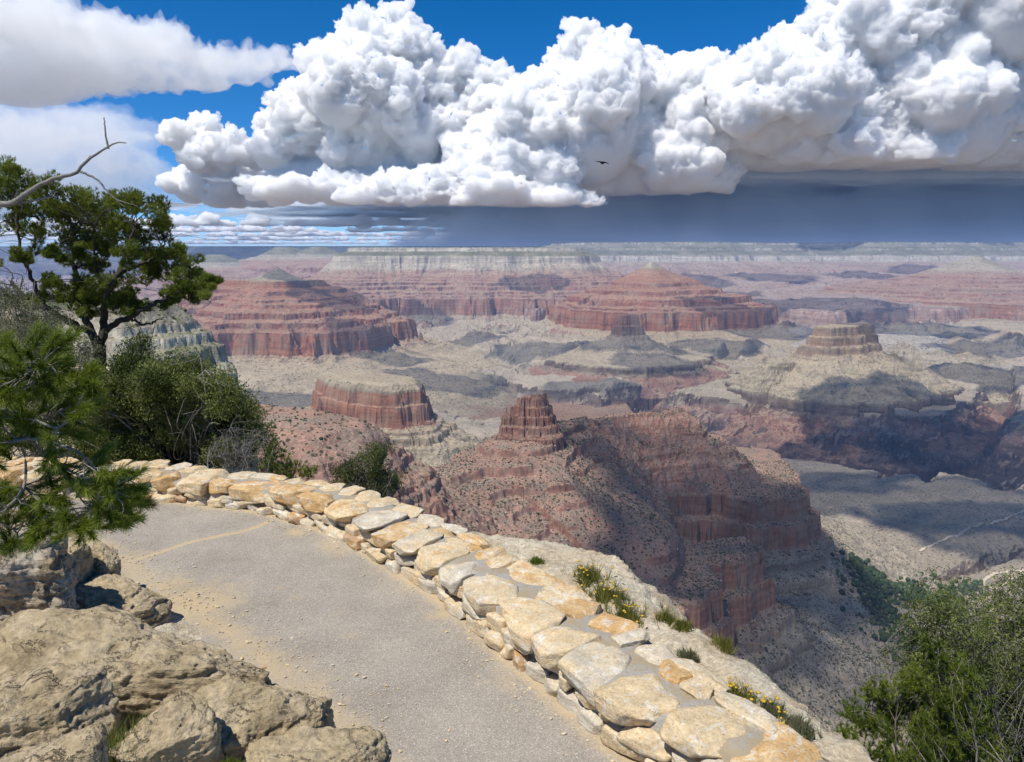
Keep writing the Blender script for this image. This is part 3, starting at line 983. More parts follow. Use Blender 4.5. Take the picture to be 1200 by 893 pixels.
RIM = [(-40, -6), (12, -6), (4.6, 2.0), EDGE[-1]] + EDGE[::-1][1:] + [tuple(p) for p in (BACK[250] + (.12, .30), BACK[200] + (.10, .40), BACK[150] + (.1, .5), BACK[110] + (.1, .9))] + [(-5.4, 14.6), (-7.6, 18.0), (-10.5, 24), (-15, 34), (-40, 40)]

def bank_height(X, Y):
    """the ground rises from the left edge of the path"""
    d = inside_dist(X, Y, PATH)
    lf = sstep(.3, -1.5, X - np.interp(Y, [0, 4, 6, 8, 10, 12], [-.2, -.7, -1.5, -3.2, -5.6, -9]))
    return np.clip(d, 0, 9) * .30 * lf * sstep(13.5, 10.5, Y)

def rim_ground():
    xs = np.concatenate([np.arange(-38, -9, .22), np.arange(-9, 6.5, .04), np.arange(6.6, 14, .2)])
    ys = np.concatenate([np.arange(-4, 2.4, .2), np.arange(2.4, 17, .04), np.arange(17.2, 44, .25)])
    X, Y = np.meshgrid(xs, ys)
    e = inside_dist(X, Y, RIM) - .28 * sstep(11.5, 9.5, Y)
    e = e + .16 * fbm2(X / .9, Y / .9, 4, 601, .55) * sstep(-.6, 0, e) + .10 * fbm2(X / .25, Y / .25, 3, 602) * sstep(-.3, 0, e)
    pd = inside_dist(X, Y, PATH)
    behind = sstep(.45, .75, pd) * (bank_height(X, Y) <= 0.001)
    z = -.012 + bank_height(X, Y) + .36 * behind * sstep(12.6, 10.5, Y) - .8 * sstep(12, 20, Y) * behind
    drop = np.interp(e, [-3, -.35, -.02, .03, .12, .2, .6, .66, 1.2, 2.2, 6, 20, 60], [0, 0, -.05, -.18, -.22, -.38, -.6, -1.0, -2.4, -8, -36, -75, -150])
    rough = sstep(.02, .4, pd)
    ter = .07 * np.floor(4 * (fbm2(X / .8, Y / .8, 4, 603) + 1)) / 4 
    z = z + drop + rough * (.07 * fbm2(X / .6, Y / .6, 4, 604, .6) + ter + .018 * fbm2(X / .09, Y / .09, 3, 605, .6)) * (1 + 2 * sstep(0, 3, e)) - rough * .06
    me = raw_mesh('rim_ground', np.stack([X, Y, z], -1), grid_quads(*X.shape))
    vattr(me, 'out', e)
    o = link('rim_ground', me, M_ledge)
    tag(o, 'pale limestone rim ground along both sides of the path', 'ground', kind='structure')
    return xs, ys, z

def ledge_mat():
    t = NT('rim_limestone')
    P = t.pos()
    n1 = t.noise(P, 1.7, 5, .6)
    n2_ = t.noise(P, 14, 5, .7)
    n3_ = t.noise(P, 90, 4, .7)
    col = t.ramp(n1, [(.30, (.42, .33, .215)), (.48, (.50, .42, .30)), (.62, (.56, .50, .385)), (.75, (.44, .36, .25))])
    m = t.rng(n2_, .3, .7, .72, 1.22)
    col = t.mix(1.0, col, t.combine(m, m, m), 'MULTIPLY')
    peb = t.voro(P, 38, out=1)
    pm = t.rng(t.sep(peb)[0], 0, 1, .80, 1.18)
    col = t.mix(1.0, col, t.combine(pm, pm, pm), 'MULTIPLY')
    lich = t.rng(t.noise(P, 9, 4, .7), .62, .68)
    col = t.mix(t.math('MULTIPLY', lich, .45), col, (.16, .14, .11))
    far = t.rng(t.attr('out'), .8, 3.0)
    col = t.mix(t.math('MULTIPLY', far, t.rng(n2_, .4, .6)), col, (.15, .14, .085))
    h = t.math('ADD', t.math('MULTIPLY', n2_, .8), t.math('ADD', t.math('MULTIPLY', n3_, .35), t.math('MULTIPLY', t.voro(P, 38), .35)))
    t.principled(col, .95, t.bump(h, .8, .035), spec=.1)
    return t.m
M_ledge = ledge_mat()
GX_, GY_, GZ_ = rim_ground()

def ground_z(x, y):
    i = int(np.clip(np.searchsorted(GY_, y), 1, len(GY_) - 1))
    j = int(np.clip(np.searchsorted(GX_, x), 1, len(GX_) - 1))
    return float(GZ_[i, j])

def path_mat():
    t = NT('worn_asphalt')
    P = t.pos()
    g = t.noise(P, 160, 3, .8)
    v = t.voro(P, 120, out=1)
    vr = t.sep(v)[0]
    base = t.ramp(t.noise(P, 1.1, 5, .6), [(.3, (.270, .238, .196)), (.5, (.315, .280, .232)), (.7, (.36, .318, .258))])
    m = t.rng(vr, 0, 1, .70, 1.30)
    col = t.mix(1.0, base, t.combine(m, m, m), 'MULTIPLY')
    wh = t.math('GREATER_THAN', vr, .965)
    col = t.mix(t.math('MULTIPLY', wh, .6), col, (.62, .58, .50))
    sand = t.attr('sand')
    sm = t.math('ADD', sand, t.math('MULTIPLY', t.math('SUBTRACT', t.noise(P, 4, 7, .72), .5), 1.5))
    sm = t.math('ADD', sm, t.math('MULTIPLY', t.math('SUBTRACT', g, .5), .9))
    sm = t.rng(sm, .25, 1.05, 0, .88)
    scol = t.mix(t.noise(P, 60, 3, .7), (.40, .30, .165), (.58, .45, .27))
    col = t.mix(sm, col, scol)
    h = t.math('ADD', t.math('MULTIPLY', t.voro(P, 120), .6), g)
    t.principled(col, .9, t.bump(h, .55, .006), spec=.2)
    return t.m

def asphalt_path():
    X, Y = np.meshgrid(np.arange(-13.4, 4, .035), np.arange(1.2, 14.4, .035))
    d = inside_dist(X, Y, PATH)
    dl = np.full(X.shape, 99.0)
    for (ax, ay), (bx, by) in zip(LEFT[:-1], LEFT[1:]):
        tt = np.clip(((X - ax) * (bx - ax) + (Y - ay) * (by - ay)) / ((bx - ax) ** 2 + (by - ay) ** 2), 0, 1)
        dl = np.minimum(dl, np.hypot(X - ax - tt * (bx - ax), Y - ay - tt * (by - ay)))
    df = np.full(X.shape, 99.0)
    for p, q in zip(FOOT[::12][:-1], FOOT[::12][1:]):
        tt = np.clip(((X - p[0]) * (q[0] - p[0]) + (Y - p[1]) * (q[1] - p[1])) / ((q[0] - p[0]) ** 2 + (q[1] - p[1]) ** 2), 0, 1)
        df = np.minimum(df, np.hypot(X - p[0] - tt * (q[0] - p[0]), Y - p[1] - tt * (q[1] - p[1])))
    sand = .75 * np.exp(-(dl / .26) ** 2) + .95 * np.exp(-(df / .16) ** 2)
    for px, py, r, a in [(215, 712, .75, 1.0), (190, 690, .5, .8), (330, 800, .5, .7), (345, 625, .22, .9), (390, 640, .28, .8), (330, 690, .12, .45), (345, 700, .12, .45), (410, 745, .14, .5), (395, 720, .12, .45), (395, 645, .3, .6), (520, 720, .25, .7), (500, 690, .2, .6), (470, 690, .2, .35), (600, 800, .3, .5), (270, 760, .5, .6), (150, 655, .35, .7)]:
        c = atz(px, py, 0)
        sand = np.maximum(sand, a * np.exp(-((X - c[0]) ** 2 + (Y - c[1]) ** 2) / (r * r)))
    # a crack across the path, filled with sand
    cr, _ = spline([tuple(atz(*p, 0)[:2]) for p in [(150, 659), (180, 650), (215, 638), (250, 630), (280, 624), (300, 618), (316, 611)]], 200)
    wob = .02 * np.sin(np.arange(200) * .9) + .012 * np.sin(np.arange(200) * 2.3)
    cd = np.full(X.shape, 9.0)
    near = (np.abs(X - cr[:, 0].mean()) < 2.5) & (np.abs(Y - cr[:, 1].mean()) < 2)
    xs, ys = X[near], Y[near]
    cdn = np.min(np.hypot(xs[:, None] - cr[None, :, 0], ys[:, None] - cr[None, :, 1] - wob[None]), axis=1)
    cd[near] = cdn
    sand = np.maximum(sand, 1.25 * np.exp(-(cd / .045) ** 2))
    z = .006 * fbm2(X / .7, Y / .7, 3, 611) + .010 - .014 * np.exp(-(cd / .03) ** 2) + .012 * np.clip(sand, 0, 1) * np.exp(-(df / .2) ** 2)
    q = grid_quads(*X.shape)
    keep = (d.ravel()[q].min(1) < .45)
    me = raw_mesh('path', np.stack([X, Y, z], -1), q[keep])
    vattr(me, 'sand', sand)
    o = link('path', me, path_mat())
    tag(o, 'grey worn asphalt footpath with sand along its edges', 'path', kind='structure')
asphalt_path()

# ---- stones
def cube_points(n):
    bm = bmesh.new()
    bmesh.ops.create_cube(bm, size=2)
    bmesh.ops.subdivide_edges(bm, edges=bm.edges[:], cuts=n, use_grid_fill=True)
    co = np.array([v.co[:] for v in bm.verts], np.float32)
    f = np.array([[v.index for v in fc.verts] for fc in bm.faces], np.int32)
    bm.free()
    return co, f
CUBE = {n: cube_points(n) for n in (10, 16, 80)}

def stone_pts(size, seed, n=10, p=5.0, rough=.09, chips=5):
    """a broken, rounded block; size = half extents"""
    rnd = np.random.RandomState(seed)
    co, f = CUBE[n]
    s = (np.abs(co) ** p).sum(1) ** (1 / p)
    P = co / s[:, None]
    # skew the outline so that no two blocks match
    P[:, 0] += .18 * rnd.uniform(-1, 1) * P[:, 1] + .10 * rnd.uniform(-1, 1) * P[:, 2]
    P[:, 1] += .15 * rnd.uniform(-1, 1) * P[:, 0]
    P[:, 2] *= 1 + .16 * rnd.uniform(-1, 1) * P[:, 0] + .12 * rnd.uniform(-1, 1) * P[:, 1]
    for _ in range(chips):                       # knock corners off
        v = rnd.normal(size=3)
        v[2] *= .7
        v /= np.linalg.norm(v)
        c = rnd.uniform(.80, 1.15)
        over = np.maximum(P @ v - c, 0)
        P = P - over[:, None] * v * .97
    sz = np.array(size)
    off = rnd.uniform(0, 90, 3)
    Q = P * sz
    m = float(np.cbrt(np.prod(sz)))
    nrm = P / np.linalg.norm(P, axis=1)[:, None]
    d = rough * m * 1.5 * fbm3(Q / (m * .9) + off, 3, seed % 50 + 700) + rough * m * .55 * fbm3(Q / (m * .25) + off, 4, seed % 50 + 720, .6)
    return Q + nrm * d[:, None], f

def placed(Q, c, ax, ay, az):
    return c + Q[:, :1] * ax + Q[:, 1:2] * ay + Q[:, 2:3] * az

def stone_mat(name='wall_stone', pale=0.0):
    t = NT(name)
    P = t.pos()
    k = t.attr('tint')
    x, y, z = t.sep(P)
    n1 = t.noise(P, 5.5, 5, .62, .4)
    n2_ = t.noise(P, 34, 5, .7)
    f = t.math('ADD', k, t.math('MULTIPLY', t.math('SUBTRACT', n1, .5), 1.05))
    col = t.ramp(f, [(.02, (.54, .48, .38)), (.2, (.62, .52, .36)), (.38, (.60, .46, .275)), (.55, (.66, .53, .335)), (.70, (.58, .39, .19)), (.86, (.55, .335, .135)), (1.0, (.46, .31, .19))])
    # lichen and lime patches, rust and dark pits
    wp = t.rng(t.noise(P, 6.5, 6, .7, .8), .545, .60)
    col = t.mix(t.math('MULTIPLY', wp, .75), col, (.66, .62, .53))
    rp = t.rng(t.noise(t.vmath('ADD', P, (7, 3, 1)), 6, 6, .68), .60, .70)
    col = t.mix(t.math('MULTIPLY', rp, .6), col, (.42, .23, .085))
    beds = t.noise(t.combine(t.math('MULTIPLY', x, 2.5), t.math('MULTIPLY', y, 2.5), t.math('MULTIPLY', z, 42)), 1, 4, .65)
    bm_ = t.rng(beds, .3, .7, .80, 1.16)
    col = t.mix(1.0, col, t.combine(bm_, bm_, bm_), 'MULTIPLY')
    gm = t.rng(n2_, .28, .72, .74, 1.2)
    col = t.mix(1.0, col, t.combine(gm, gm, gm), 'MULTIPLY')
    crk = t.math('ABSOLUTE', t.math('SUBTRACT', t.noise(t.vmath('ADD', P, (5, 5, 5)), 4.5, 5, .7, .5), .5))
    crk = t.math('MULTIPLY', t.rng(crk, .0, .014, 1, 0), t.rng(t.noise(P, 3.2, 2), .5, .6))
    col = t.mix(t.math('MULTIPLY', crk, .6), col, (.17, .115, .065))
    pit = t.rng(t.noise(P, 60, 3, .6), .64, .70)
    col = t.mix(t.math('MULTIPLY', pit, .55), col, (.14, .10, .065))
    h = t.math('ADD', t.math('MULTIPLY', n2_, .9), t.math('ADD', t.math('MULTIPLY', beds, .5), t.math('MULTIPLY', n1, .9)))
    h = t.math('SUBTRACT', h, t.math('MULTIPLY', pit, .4))
    t.principled(col, .9, t.bump(h, .75, .022), spec=.15)
    return t.m
M_stone = stone_mat()

def mortar_mat():
    t = NT('mortar')
    P = t.pos()
    n = t.noise(P, 30, 5, .7)
    col = t.ramp(n, [(.3, (.28, .265, .24)), (.7, (.42, .39, .335))])
    col = t.mix(t.rng(t.noise(P, 4, 5, .7), .45, .6), col, (.36, .29, .19))
    t.principled(col, .95, t.bump(n, .9, .02), spec=.1)
    return t.m

def stone_wall():
    rnd = random.Random(41)
    root = empty('stone_wall', (*FOOT[300], 0))
    tag(root, 'low curving dry stone wall of tan blocks along the outer edge of the path', 'wall')
    # matching stations on the front and back lines
    back_i = []
    j = 0
    for p in FOOT:
        dd = np.hypot(*(BACK - p).T)
        back_i.append(int(dd.argmin()))
    back_i = np.maximum.accumulate(np.array(back_i))
    back_i = np.convolve(np.pad(back_i, 20, mode='edge'), np.ones(41) / 41, 'valid')
    BK = np.stack([np.interp(back_i, np.arange(600), BACK[:, k]) for k in (0, 1)], 1)
    L = np.concatenate([[0], np.cumsum(np.hypot(*np.diff(FOOT, axis=0).T))])
    pxs = 600 + FPX * FOOT[:, 0] / (FOOT[:, 1] * CP + EYE * SP)
    H = WALL_H(pxs)
    def sta(u, v):
        """u = metres along the wall, v = 0 front face .. 1 back face"""
        f = np.array([np.interp(u, L, FOOT[:, k]) for k in (0, 1)])
        b = np.array([np.interp(u, L, BK[:, k]) for k in (0, 1)])
        return f + (b - f) * v
    def frame(u, v):
        t = sta(u + .05, v) - sta(u - .05, v)
        t /= np.linalg.norm(t)
        return np.array([*t, 0]), np.array([t[1], -t[0], 0]) * -1
    # mortar core
    us = np.linspace(0, L[-1], 260)
    rows = []
    for u in us:
        h = np.interp(u, L, H)
        a, b, c, d = sta(u, .12), sta(u, .09), sta(u, .94), sta(u, .97)
        rows.append([(*a, -.25), (*b, h - .075), (*sta(u, .3), h - .040), (*sta(u, .55), h - .032), (*sta(u, .8), h - .04), (*c, h - .07), (*d, -.45)])
    A = np.array(rows)
    A[:, :, 2] += .018 * fbm2(A[:, :, 0] / .12, A[:, :, 1] / .12, 3, 640)
    link('mortar', raw_mesh('mortar', A, grid_quads(A.shape[0], A.shape[1])), mortar_mat(), root)
    # capstones
    u, k = .1, 0
    while u < L[-1] - .3:
        ln = rnd.choice([.42, .52, .6, .68, .78, .5]) * rnd.uniform(.85, 1.15)
        h = float(np.interp(u + ln / 2, L, H))
        wid = np.linalg.norm(sta(u + ln / 2, 1) - sta(u + ln / 2, 0))
        split = rnd.choice([.55, .62, .5, .68, 1.0 if rnd.random() < .5 else .6])
        spans = [(-.05, split)]
        if split < 1:
            if rnd.random() < .22:
                spans += [(split + .02, split + .02 + (1 - split) * .5), (split + .02 + (1 - split) * .55, 1.04)]
            else:
                spans += [(split + rnd.uniform(.02, .05), 1.03)]
        for q, (v0, v1) in enumerate(spans):
            cuts = [(u, u + ln)]
            if q > 0 and ln > .5 and rnd.random() < .55:
                m = u + ln * rnd.uniform(.38, .62)
                cuts = [(u, m), (m, u + ln)]
            for ua, ub in cuts:
                uc, vc = (ua + ub) / 2 + rnd.uniform(-.05, .05) * (q > 0), (v0 + v1) / 2
                ax, ay = frame(uc, vc)
                a = rnd.uniform(-.13, .13)
                ax, ay = ax * math.cos(a) + ay * math.sin(a), ay * math.cos(a) - ax * math.sin(a)
                th = rnd.uniform(.085, .125) if q == 0 else rnd.uniform(.05, .08)
                top = h + rnd.uniform(-.012, .03)
                az = np.array([rnd.uniform(-.06, .06), rnd.uniform(-.06, .06), 1.0])
                az /= np.linalg.norm(az)
                Q, F = stone_pts(((ub - ua) / 2 + .012, (v1 - v0) * wid / 2 + .026, th), 1000 + k, n=16, p=rnd.uniform(8, 20), rough=.10, chips=13)
                c = np.array([*sta(uc, vc), top - th])
                me = raw_mesh('capstone', placed(Q, c, ax, ay, az), F)
                tint = rnd.choice([.06, .12, .2, .28, .34, .4, .46, .52, .56, .64, .72, .8])
                vattr(me, 'tint', np.full(len(Q), tint))
                link('capstone', me, M_stone, root)
                k += 1
        u += ln + rnd.uniform(.0, .025)
    # the face below: courses of smaller broken stones
    V, F, T, nv, kk = [], [], [], 0, 0
    for course in range(2):
        u = rnd.uniform(0, .2)
        while u < L[-1] - .2:
            ln = rnd.uniform(.16, .58)
            h = float(np.interp(u, L, H)) - .17
            ch = h / 1.9
            zc = (course + .48) * ch * .95 + rnd.uniform(-.02, .02)
            ax, ay = frame(u + ln / 2, 0)
            a = rnd.uniform(-.22, .22)
            axr = ax * math.cos(a) + np.array([0, 0, 1]) * math.sin(a)
            azr = np.array([0, 0, 1]) * math.cos(a) - ax * math.sin(a)
            Q, f = stone_pts((ln / 2 + .006, rnd.uniform(.10, .15), ch / 2 * rnd.uniform(.9, 1.25)), 3000 + kk, n=10, p=rnd.uniform(4.5, 9), rough=.13, chips=6)
            vv = .10 + rnd.uniform(-.045, .06) - .05 * (course == 0)
            c = np.array([*sta(u + ln / 2, vv), max(zc, .03)])
            V.append(placed(Q, c, axr, ay, azr))
            F.append(f + nv)
            T.append(np.full(len(Q), rnd.choice([.02, .1, .15, .25, .3, .42, .5, .95])))
            nv += len(Q)
            kk += 1
            u += ln + rnd.uniform(-.005, .02)
    me = raw_mesh('face_masonry', np.concatenate(V), np.concatenate(F))
    vattr(me, 'tint', np.concatenate(T))
    link('face_masonry', me, M_stone, root)
stone_wall()

# ---- boulders beside the path
def boulder_mat(name, cols, lich=.5):
    t = NT(name)
    P = t.pos()
    x, y, z = t.sep(P)
    n1 = t.noise(P, 2.2, 6, .62, .5)
    n2_ = t.noise(P, 16, 6, .72)
    n3_ = t.noise(P, 75, 4, .7)
    col = t.ramp(n1, [(.28, cols[0]), (.45, cols[1]), (.58, cols[2]), (.74, cols[3])])
    m = t.rng(n2_, .28, .72, .62, 1.25)
    col = t.mix(1.0, col, t.combine(m, m, m), 'MULTIPLY')
    lm = t.rng(t.noise(P, 5.5, 7, .78, .8), .55, .62)
    col = t.mix(t.math('MULTIPLY', lm, lich), col, (.10, .085, .062))
    wm = t.rng(t.noise(t.vmath('ADD', P, (3, 9, 4)), 8, 6, .75, .8), .63, .68)
    col = t.mix(t.math('MULTIPLY', wm, .55), col, (.52, .48, .39))
    pits = t.rng(t.voro(t.vmath('ADD', P, t.vmath('SCALE', t.noise(P, 20, 2, color=True), None)), 17), .05, .16, 1, 0)
    pits = t.math('MULTIPLY', pits, t.rng(t.noise(P, 3, 3), .5, .62))
    col = t.mix(t.math('MULTIPLY', pits, .5), col, (.10, .08, .055))
    crk = t.math('ABSOLUTE', t.math('SUBTRACT', t.noise(t.combine(x, y, t.math('MULTIPLY', z, 2.4)), 1.9, 6, .68, .4), .5))
    crk = t.math('MULTIPLY', t.rng(crk, .0, .011, 1, 0), t.rng(t.noise(P, 1.7, 2), .42, .55))
    col = t.mix(t.math('MULTIPLY', crk, .8), col, (.07, .052, .035))
    beds = t.noise(t.combine(t.math('MULTIPLY', x, 1.6), t.math('MULTIPLY', y, 1.6), t.math('MULTIPLY', z, 17)), 1, 5, .7)
    h = t.math('ADD', t.math('MULTIPLY', n2_, 1.2), t.math('ADD', t.math('MULTIPLY', n3_, .35), t.math('MULTIPLY', beds, .9)))
    h = t.math('SUBTRACT', h, t.math('ADD', t.math('MULTIPLY', pits, .5), t.math('MULTIPLY', crk, .8)))
    t.principled(col, .95, t.bump(h, .85, .045), spec=.1)
    return t.m
M_boulder = boulder_mat('tan_boulder', [(.33, .255, .15), (.49, .39, .24), (.59, .48, .315), (.45, .36, .235)])
M_crumbly = boulder_mat('crumbly_limestone', [(.30, .20, .11), (.46, .36, .24), (.58, .51, .40), (.42, .29, .165)], .35)

def boulder(label, c, size, seed, rot=(0, 0, 0), p=6, rough=.13, mat=None, ledge=.0):
    Q, f = stone_pts(size, seed, n=80, p=p, rough=rough, chips=16)
    m = float(np.cbrt(np.prod(size)))
    rnd = np.random.RandomState(seed)
    off = rnd.uniform(0, 50, 3)
    # weathered bedding: grooves round the block
    lev = Q[:, 2] / m * 4 + .8 * fbm3(Q / m * 1.3 + off, 3, 760)
    g = np.abs(lev - np.round(lev))
    nrm = Q / np.linalg.norm(Q, axis=1)[:, None]
    side = 1 - np.abs(nrm[:, 2]) ** 2
    Q = Q - nrm * (side * ledge * m * np.exp(-(g / .13) ** 2))[:, None]
    crag = 1 - np.abs(fbm3(Q / m * 2.6 + off, 4, 765, .55)) * 2
    Q = Q + nrm * (m * (.07 * (crag - .7) + .045 * fbm3(Q / m * 7 + off, 4, 770, .7)))[:, None]
    hole = np.maximum(fbm3(Q / m * 6 + off + 9, 2, 775) - .28, 0)
    Q = Q - nrm * (m * .35 * hole)[:, None]
    M = np.array(Matrix.Rotation(rot[2], 3, 'Z') @ Matrix.Rotation(rot[1], 3, 'Y') @ Matrix.Rotation(rot[0], 3, 'X'))
    me = raw_mesh('boulder', Q @ M.T, f)
    o = link('boulder', me, mat or M_boulder)
    o.location = c
    return tag(o, label, 'boulder', 'boulders beside the path')

def bz(px, py, z):
    return atz(px, py, z)
boulder('long tan boulder with rounded right end reaching the path', bz(135, 800, .55), (1.32, .52, .46), 5001, (0, .06, -.12), ledge=.05)
boulder('blocky tan boulder with squared right end in front of the long one', bz(298, 862, .35), (.58, .42, .46), 5002, (.1, .03, .1), p=5, ledge=.04)
boulder('low tan slab at the bottom edge beside the path', bz(360, 925, .30), (.55, .36, .34), 5003, (0, .05, -.12), p=4.5, ledge=.06)
boulder('brownish boulder left of the squared block, half in its shade', bz(205, 890, .55), (.36, .34, .40), 5004, (.1, -.1, .3))
boulder('broad grey tan boulder at the left edge under the long one', bz(20, 868, .75), (.62, .40, .36), 5005, (0, .05, .2), ledge=.04)
boulder('small tan boulder in the bottom left corner', bz(55, 912, 1.0), (.34, .24, .20), 5006, (0, -.2, .35))
boulder('flat layered tan slab below the round boulder', bz(125, 720, .22), (.68, .52, .24), 5007, (0, .04, -.25), p=5, ledge=.09)
boulder('round tan boulder at the foot of the pale rock face', bz(112, 668, .42), (.27, .26, .26), 5008, (0, .1, 0))
boulder('tall tan boulder standing behind the round one', bz(74, 672, .55), (.27, .3, .40), 5009, (0, .1, .2))
boulder('pale crumbling rock face at the left edge under the pine branch', bz(10, 690, .8), (.56, .5, .78), 5010, (0, .12, .3), rough=.24, mat=M_crumbly, ledge=.08)
boulder('leaning grey slab below the pale rock face', bz(62, 722, .5), (.26, .22, .42), 5011, (.1, .25, .1), p=5, mat=M_crumbly)
boulder('small wedge of tan rock between the slab and the rock face', bz(82, 742, .45), (.22, .22, .18), 5012, (.1, -.2, .4))

def loose_gravel():
    """grit and small stones gathered along both edges of the path"""
    rnd = np.random.RandomState(90)
    n = 1500
    k = rnd.randint(140, 600, n)
    t = unit_rows(np.gradient(FOOT, axis=0))[k]
    inn = np.stack([t[:, 1], -t[:, 0]], 1)
    c0 = np.array(PATH).mean(0)
    sgn = np.sign(((c0 - FOOT[k]) * inn).sum(1))[:, None]
    A = FOOT[k] + inn * sgn * np.abs(rnd.normal(size=(n, 1))) * .22 + .03 * rnd.normal(size=(n, 2))
    L, _ = spline(LEFT, 400)
    m = 1300
    B = L[rnd.randint(20, 330, m)] + np.column_stack([np.abs(rnd.normal(size=m)) * .35, rnd.normal(size=m) * .25])
    P = np.concatenate([A, B])
    r = .004 + .010 * rnd.rand(len(P)) ** 3 + .014 * (rnd.rand(len(P)) < .03)
    bm = bmesh.new()
    bmesh.ops.create_icosphere(bm, subdivisions=1, radius=1)
    co = np.array([v.co[:] for v in bm.verts], np.float32)
    f = np.array([[v.index for v in fc.verts] for fc in bm.faces], np.int32)
    bm.free()
    S = rnd.uniform(.6, 1.3, (len(P), 1, 3)) * np.array([1.2, 1, .6])
    V = np.column_stack([P, .012 + r * .4])[:, None] + co[None] * S * r[:, None, None] * (1 + .2 * rnd.normal(size=(len(P), len(co), 1)))
    F = (f[None] + (np.arange(len(P)) * len(co))[:, None, None]).reshape(-1, 3)
    me = raw_mesh('gravel', V.reshape(-1, 3), tris=F, smooth=False)
    vattr(me, 'tint', np.repeat(rnd.rand(len(P)) * .6, len(co)))
    tag(link('gravel', me, M_stone), 'loose grit and small stones along the edges of the path', 'gravel', kind='stuff')

def unit_rows(v):
    return v / np.linalg.norm(v, axis=1)[:, None]
loose_gravel()

# ================================================================== PLANTS
def unit(v):
    return v / np.maximum(np.linalg.norm(v, axis=-1, keepdims=True), 1e-9)

class Wood:
    """collects tapered branches into one mesh"""
    def __init__(self, sides=6):
        self.V, self.Q, self.n, self.s = [], [], 0, sides
    def add(self, pts, r0, r1):
        P = np.asarray(pts, float)
        n = len(P)
        T = unit(np.gradient(P, axis=0))
        ref = np.array([0, 0, 1.0]) if abs(T[:, 2]).mean() < .9 else np.array([1.0, 0, 0])
        A = unit(np.cross(T, ref))
        B = np.cross(T, A)
        a = np.linspace(0, 2 * np.pi, self.s, endpoint=False)
        r = np.linspace(r0, r1, n) if np.isscalar(r1) else np.asarray(r1)
        ring = P[:, None] + r[:, None, None] * (A[:, None] * np.cos(a)[None, :, None] + B[:, None] * np.sin(a)[None, :, None])
        self.V.append(ring.reshape(-1, 3))
        i, j = np.mgrid[0:n - 1, 0:self.s]
        j2 = (j + 1) % self.s
        self.Q.append((np.stack([i * self.s + j, i * self.s + j2, (i + 1) * self.s + j2, (i + 1) * self.s + j], -1).reshape(-1, 4)) + self.n)
        self.n += n * self.s
    def build(self, name, mat, parent):
        return link(name, raw_mesh(name, np.concatenate(self.V), np.concatenate(self.Q)), mat, parent)

def bend(a, b, rnd, sag=.12, n=7, up=0.0):
    """a wandering line from a to b"""
    a, b = np.array(a, float), np.array(b, float)
    L = np.linalg.norm(b - a)
    t = np.linspace(0, 1, n)[:, None]
    o1, o2 = rnd.normal(size=3) * sag * L, rnd.normal(size=3) * sag * L * .5
    o1[2] += up * L
    w = np.sin(np.pi * t) * o1 + np.sin(2 * np.pi * t) * o2
    return a + (b - a) * t + w

def blades(C, D, n, length, width, spread, rnd, along=0.0, cup=0.0):
    """n thin blades from each centre C around direction D"""
    N = len(C)
    d = unit(D[:, None] + spread * rnd.normal(size=(N, n, 3)))
    L = length * rnd.uniform(.7, 1.15, (N, n, 1))
    base = C[:, None] + D[:, None] * (along * rnd.uniform(-1, 1, (N, n, 1)))
    side = unit(np.cross(d, rnd.normal(size=(N, n, 3)))) * width * .5
    tip = base + d * L
    tri = np.stack([base - side, base + side, tip], 2).reshape(-1, 3)
    return tri, np.arange(len(tri)).reshape(-1, 3)

def leaflets(C, D, n, length, width, spread, scatter, rnd):
    """n flat four-cornered leaves near each centre"""
    N = len(C)
    d = unit(D[:, None] + spread * rnd.normal(size=(N, n, 3)))
    base = C[:, None] + scatter * rnd.normal(size=(N, n, 3))
    L = length * rnd.uniform(.6, 1.2, (N, n, 1))
    side = unit(np.cross(d, rnd.normal(size=(N, n, 3)))) * width * .5 * rnd.uniform(.7, 1.2, (N, n, 1))
    q = np.stack([base, base + d * L * .5 + side, base + d * L, base + d * L * .5 - side], 2).reshape(-1, 3)
    return q, np.arange(len(q)).reshape(-1, 4)

def leaf_mat(name, dark, mid, light, trans=.3):
    t = NT(name)
    k = t.attr('tint')
    P = t.pos()
    f = t.math('ADD', k, t.math('MULTIPLY', t.math('SUBTRACT', t.noise(P, 2.2, 3), .5), .5))
    col = t.ramp(f, [(.12, dark), (.5, mid), (.9, light)])
    d = t.n('BsdfPrincipled')
    t.set(d.inputs['Base Color'], col)
    d.inputs['Roughness'].default_value = .55
    d.inputs['Specular IOR Level'].default_value = .25
    tr = t.n('BsdfTranslucent')
    t.set(tr.inputs['Color'], t.mix(1.0, col, (1.0, 1.0, .55), 'MULTIPLY'))
    mx = t.n('MixShader')
    mx.inputs[0].default_value = trans
    t.t.links.new(d.outputs[0], mx.inputs[1])
    t.t.links.new(tr.outputs[0], mx.inputs[2])
    t.t.links.new(mx.outputs[0], t.out.inputs['Surface'])
    return t.m

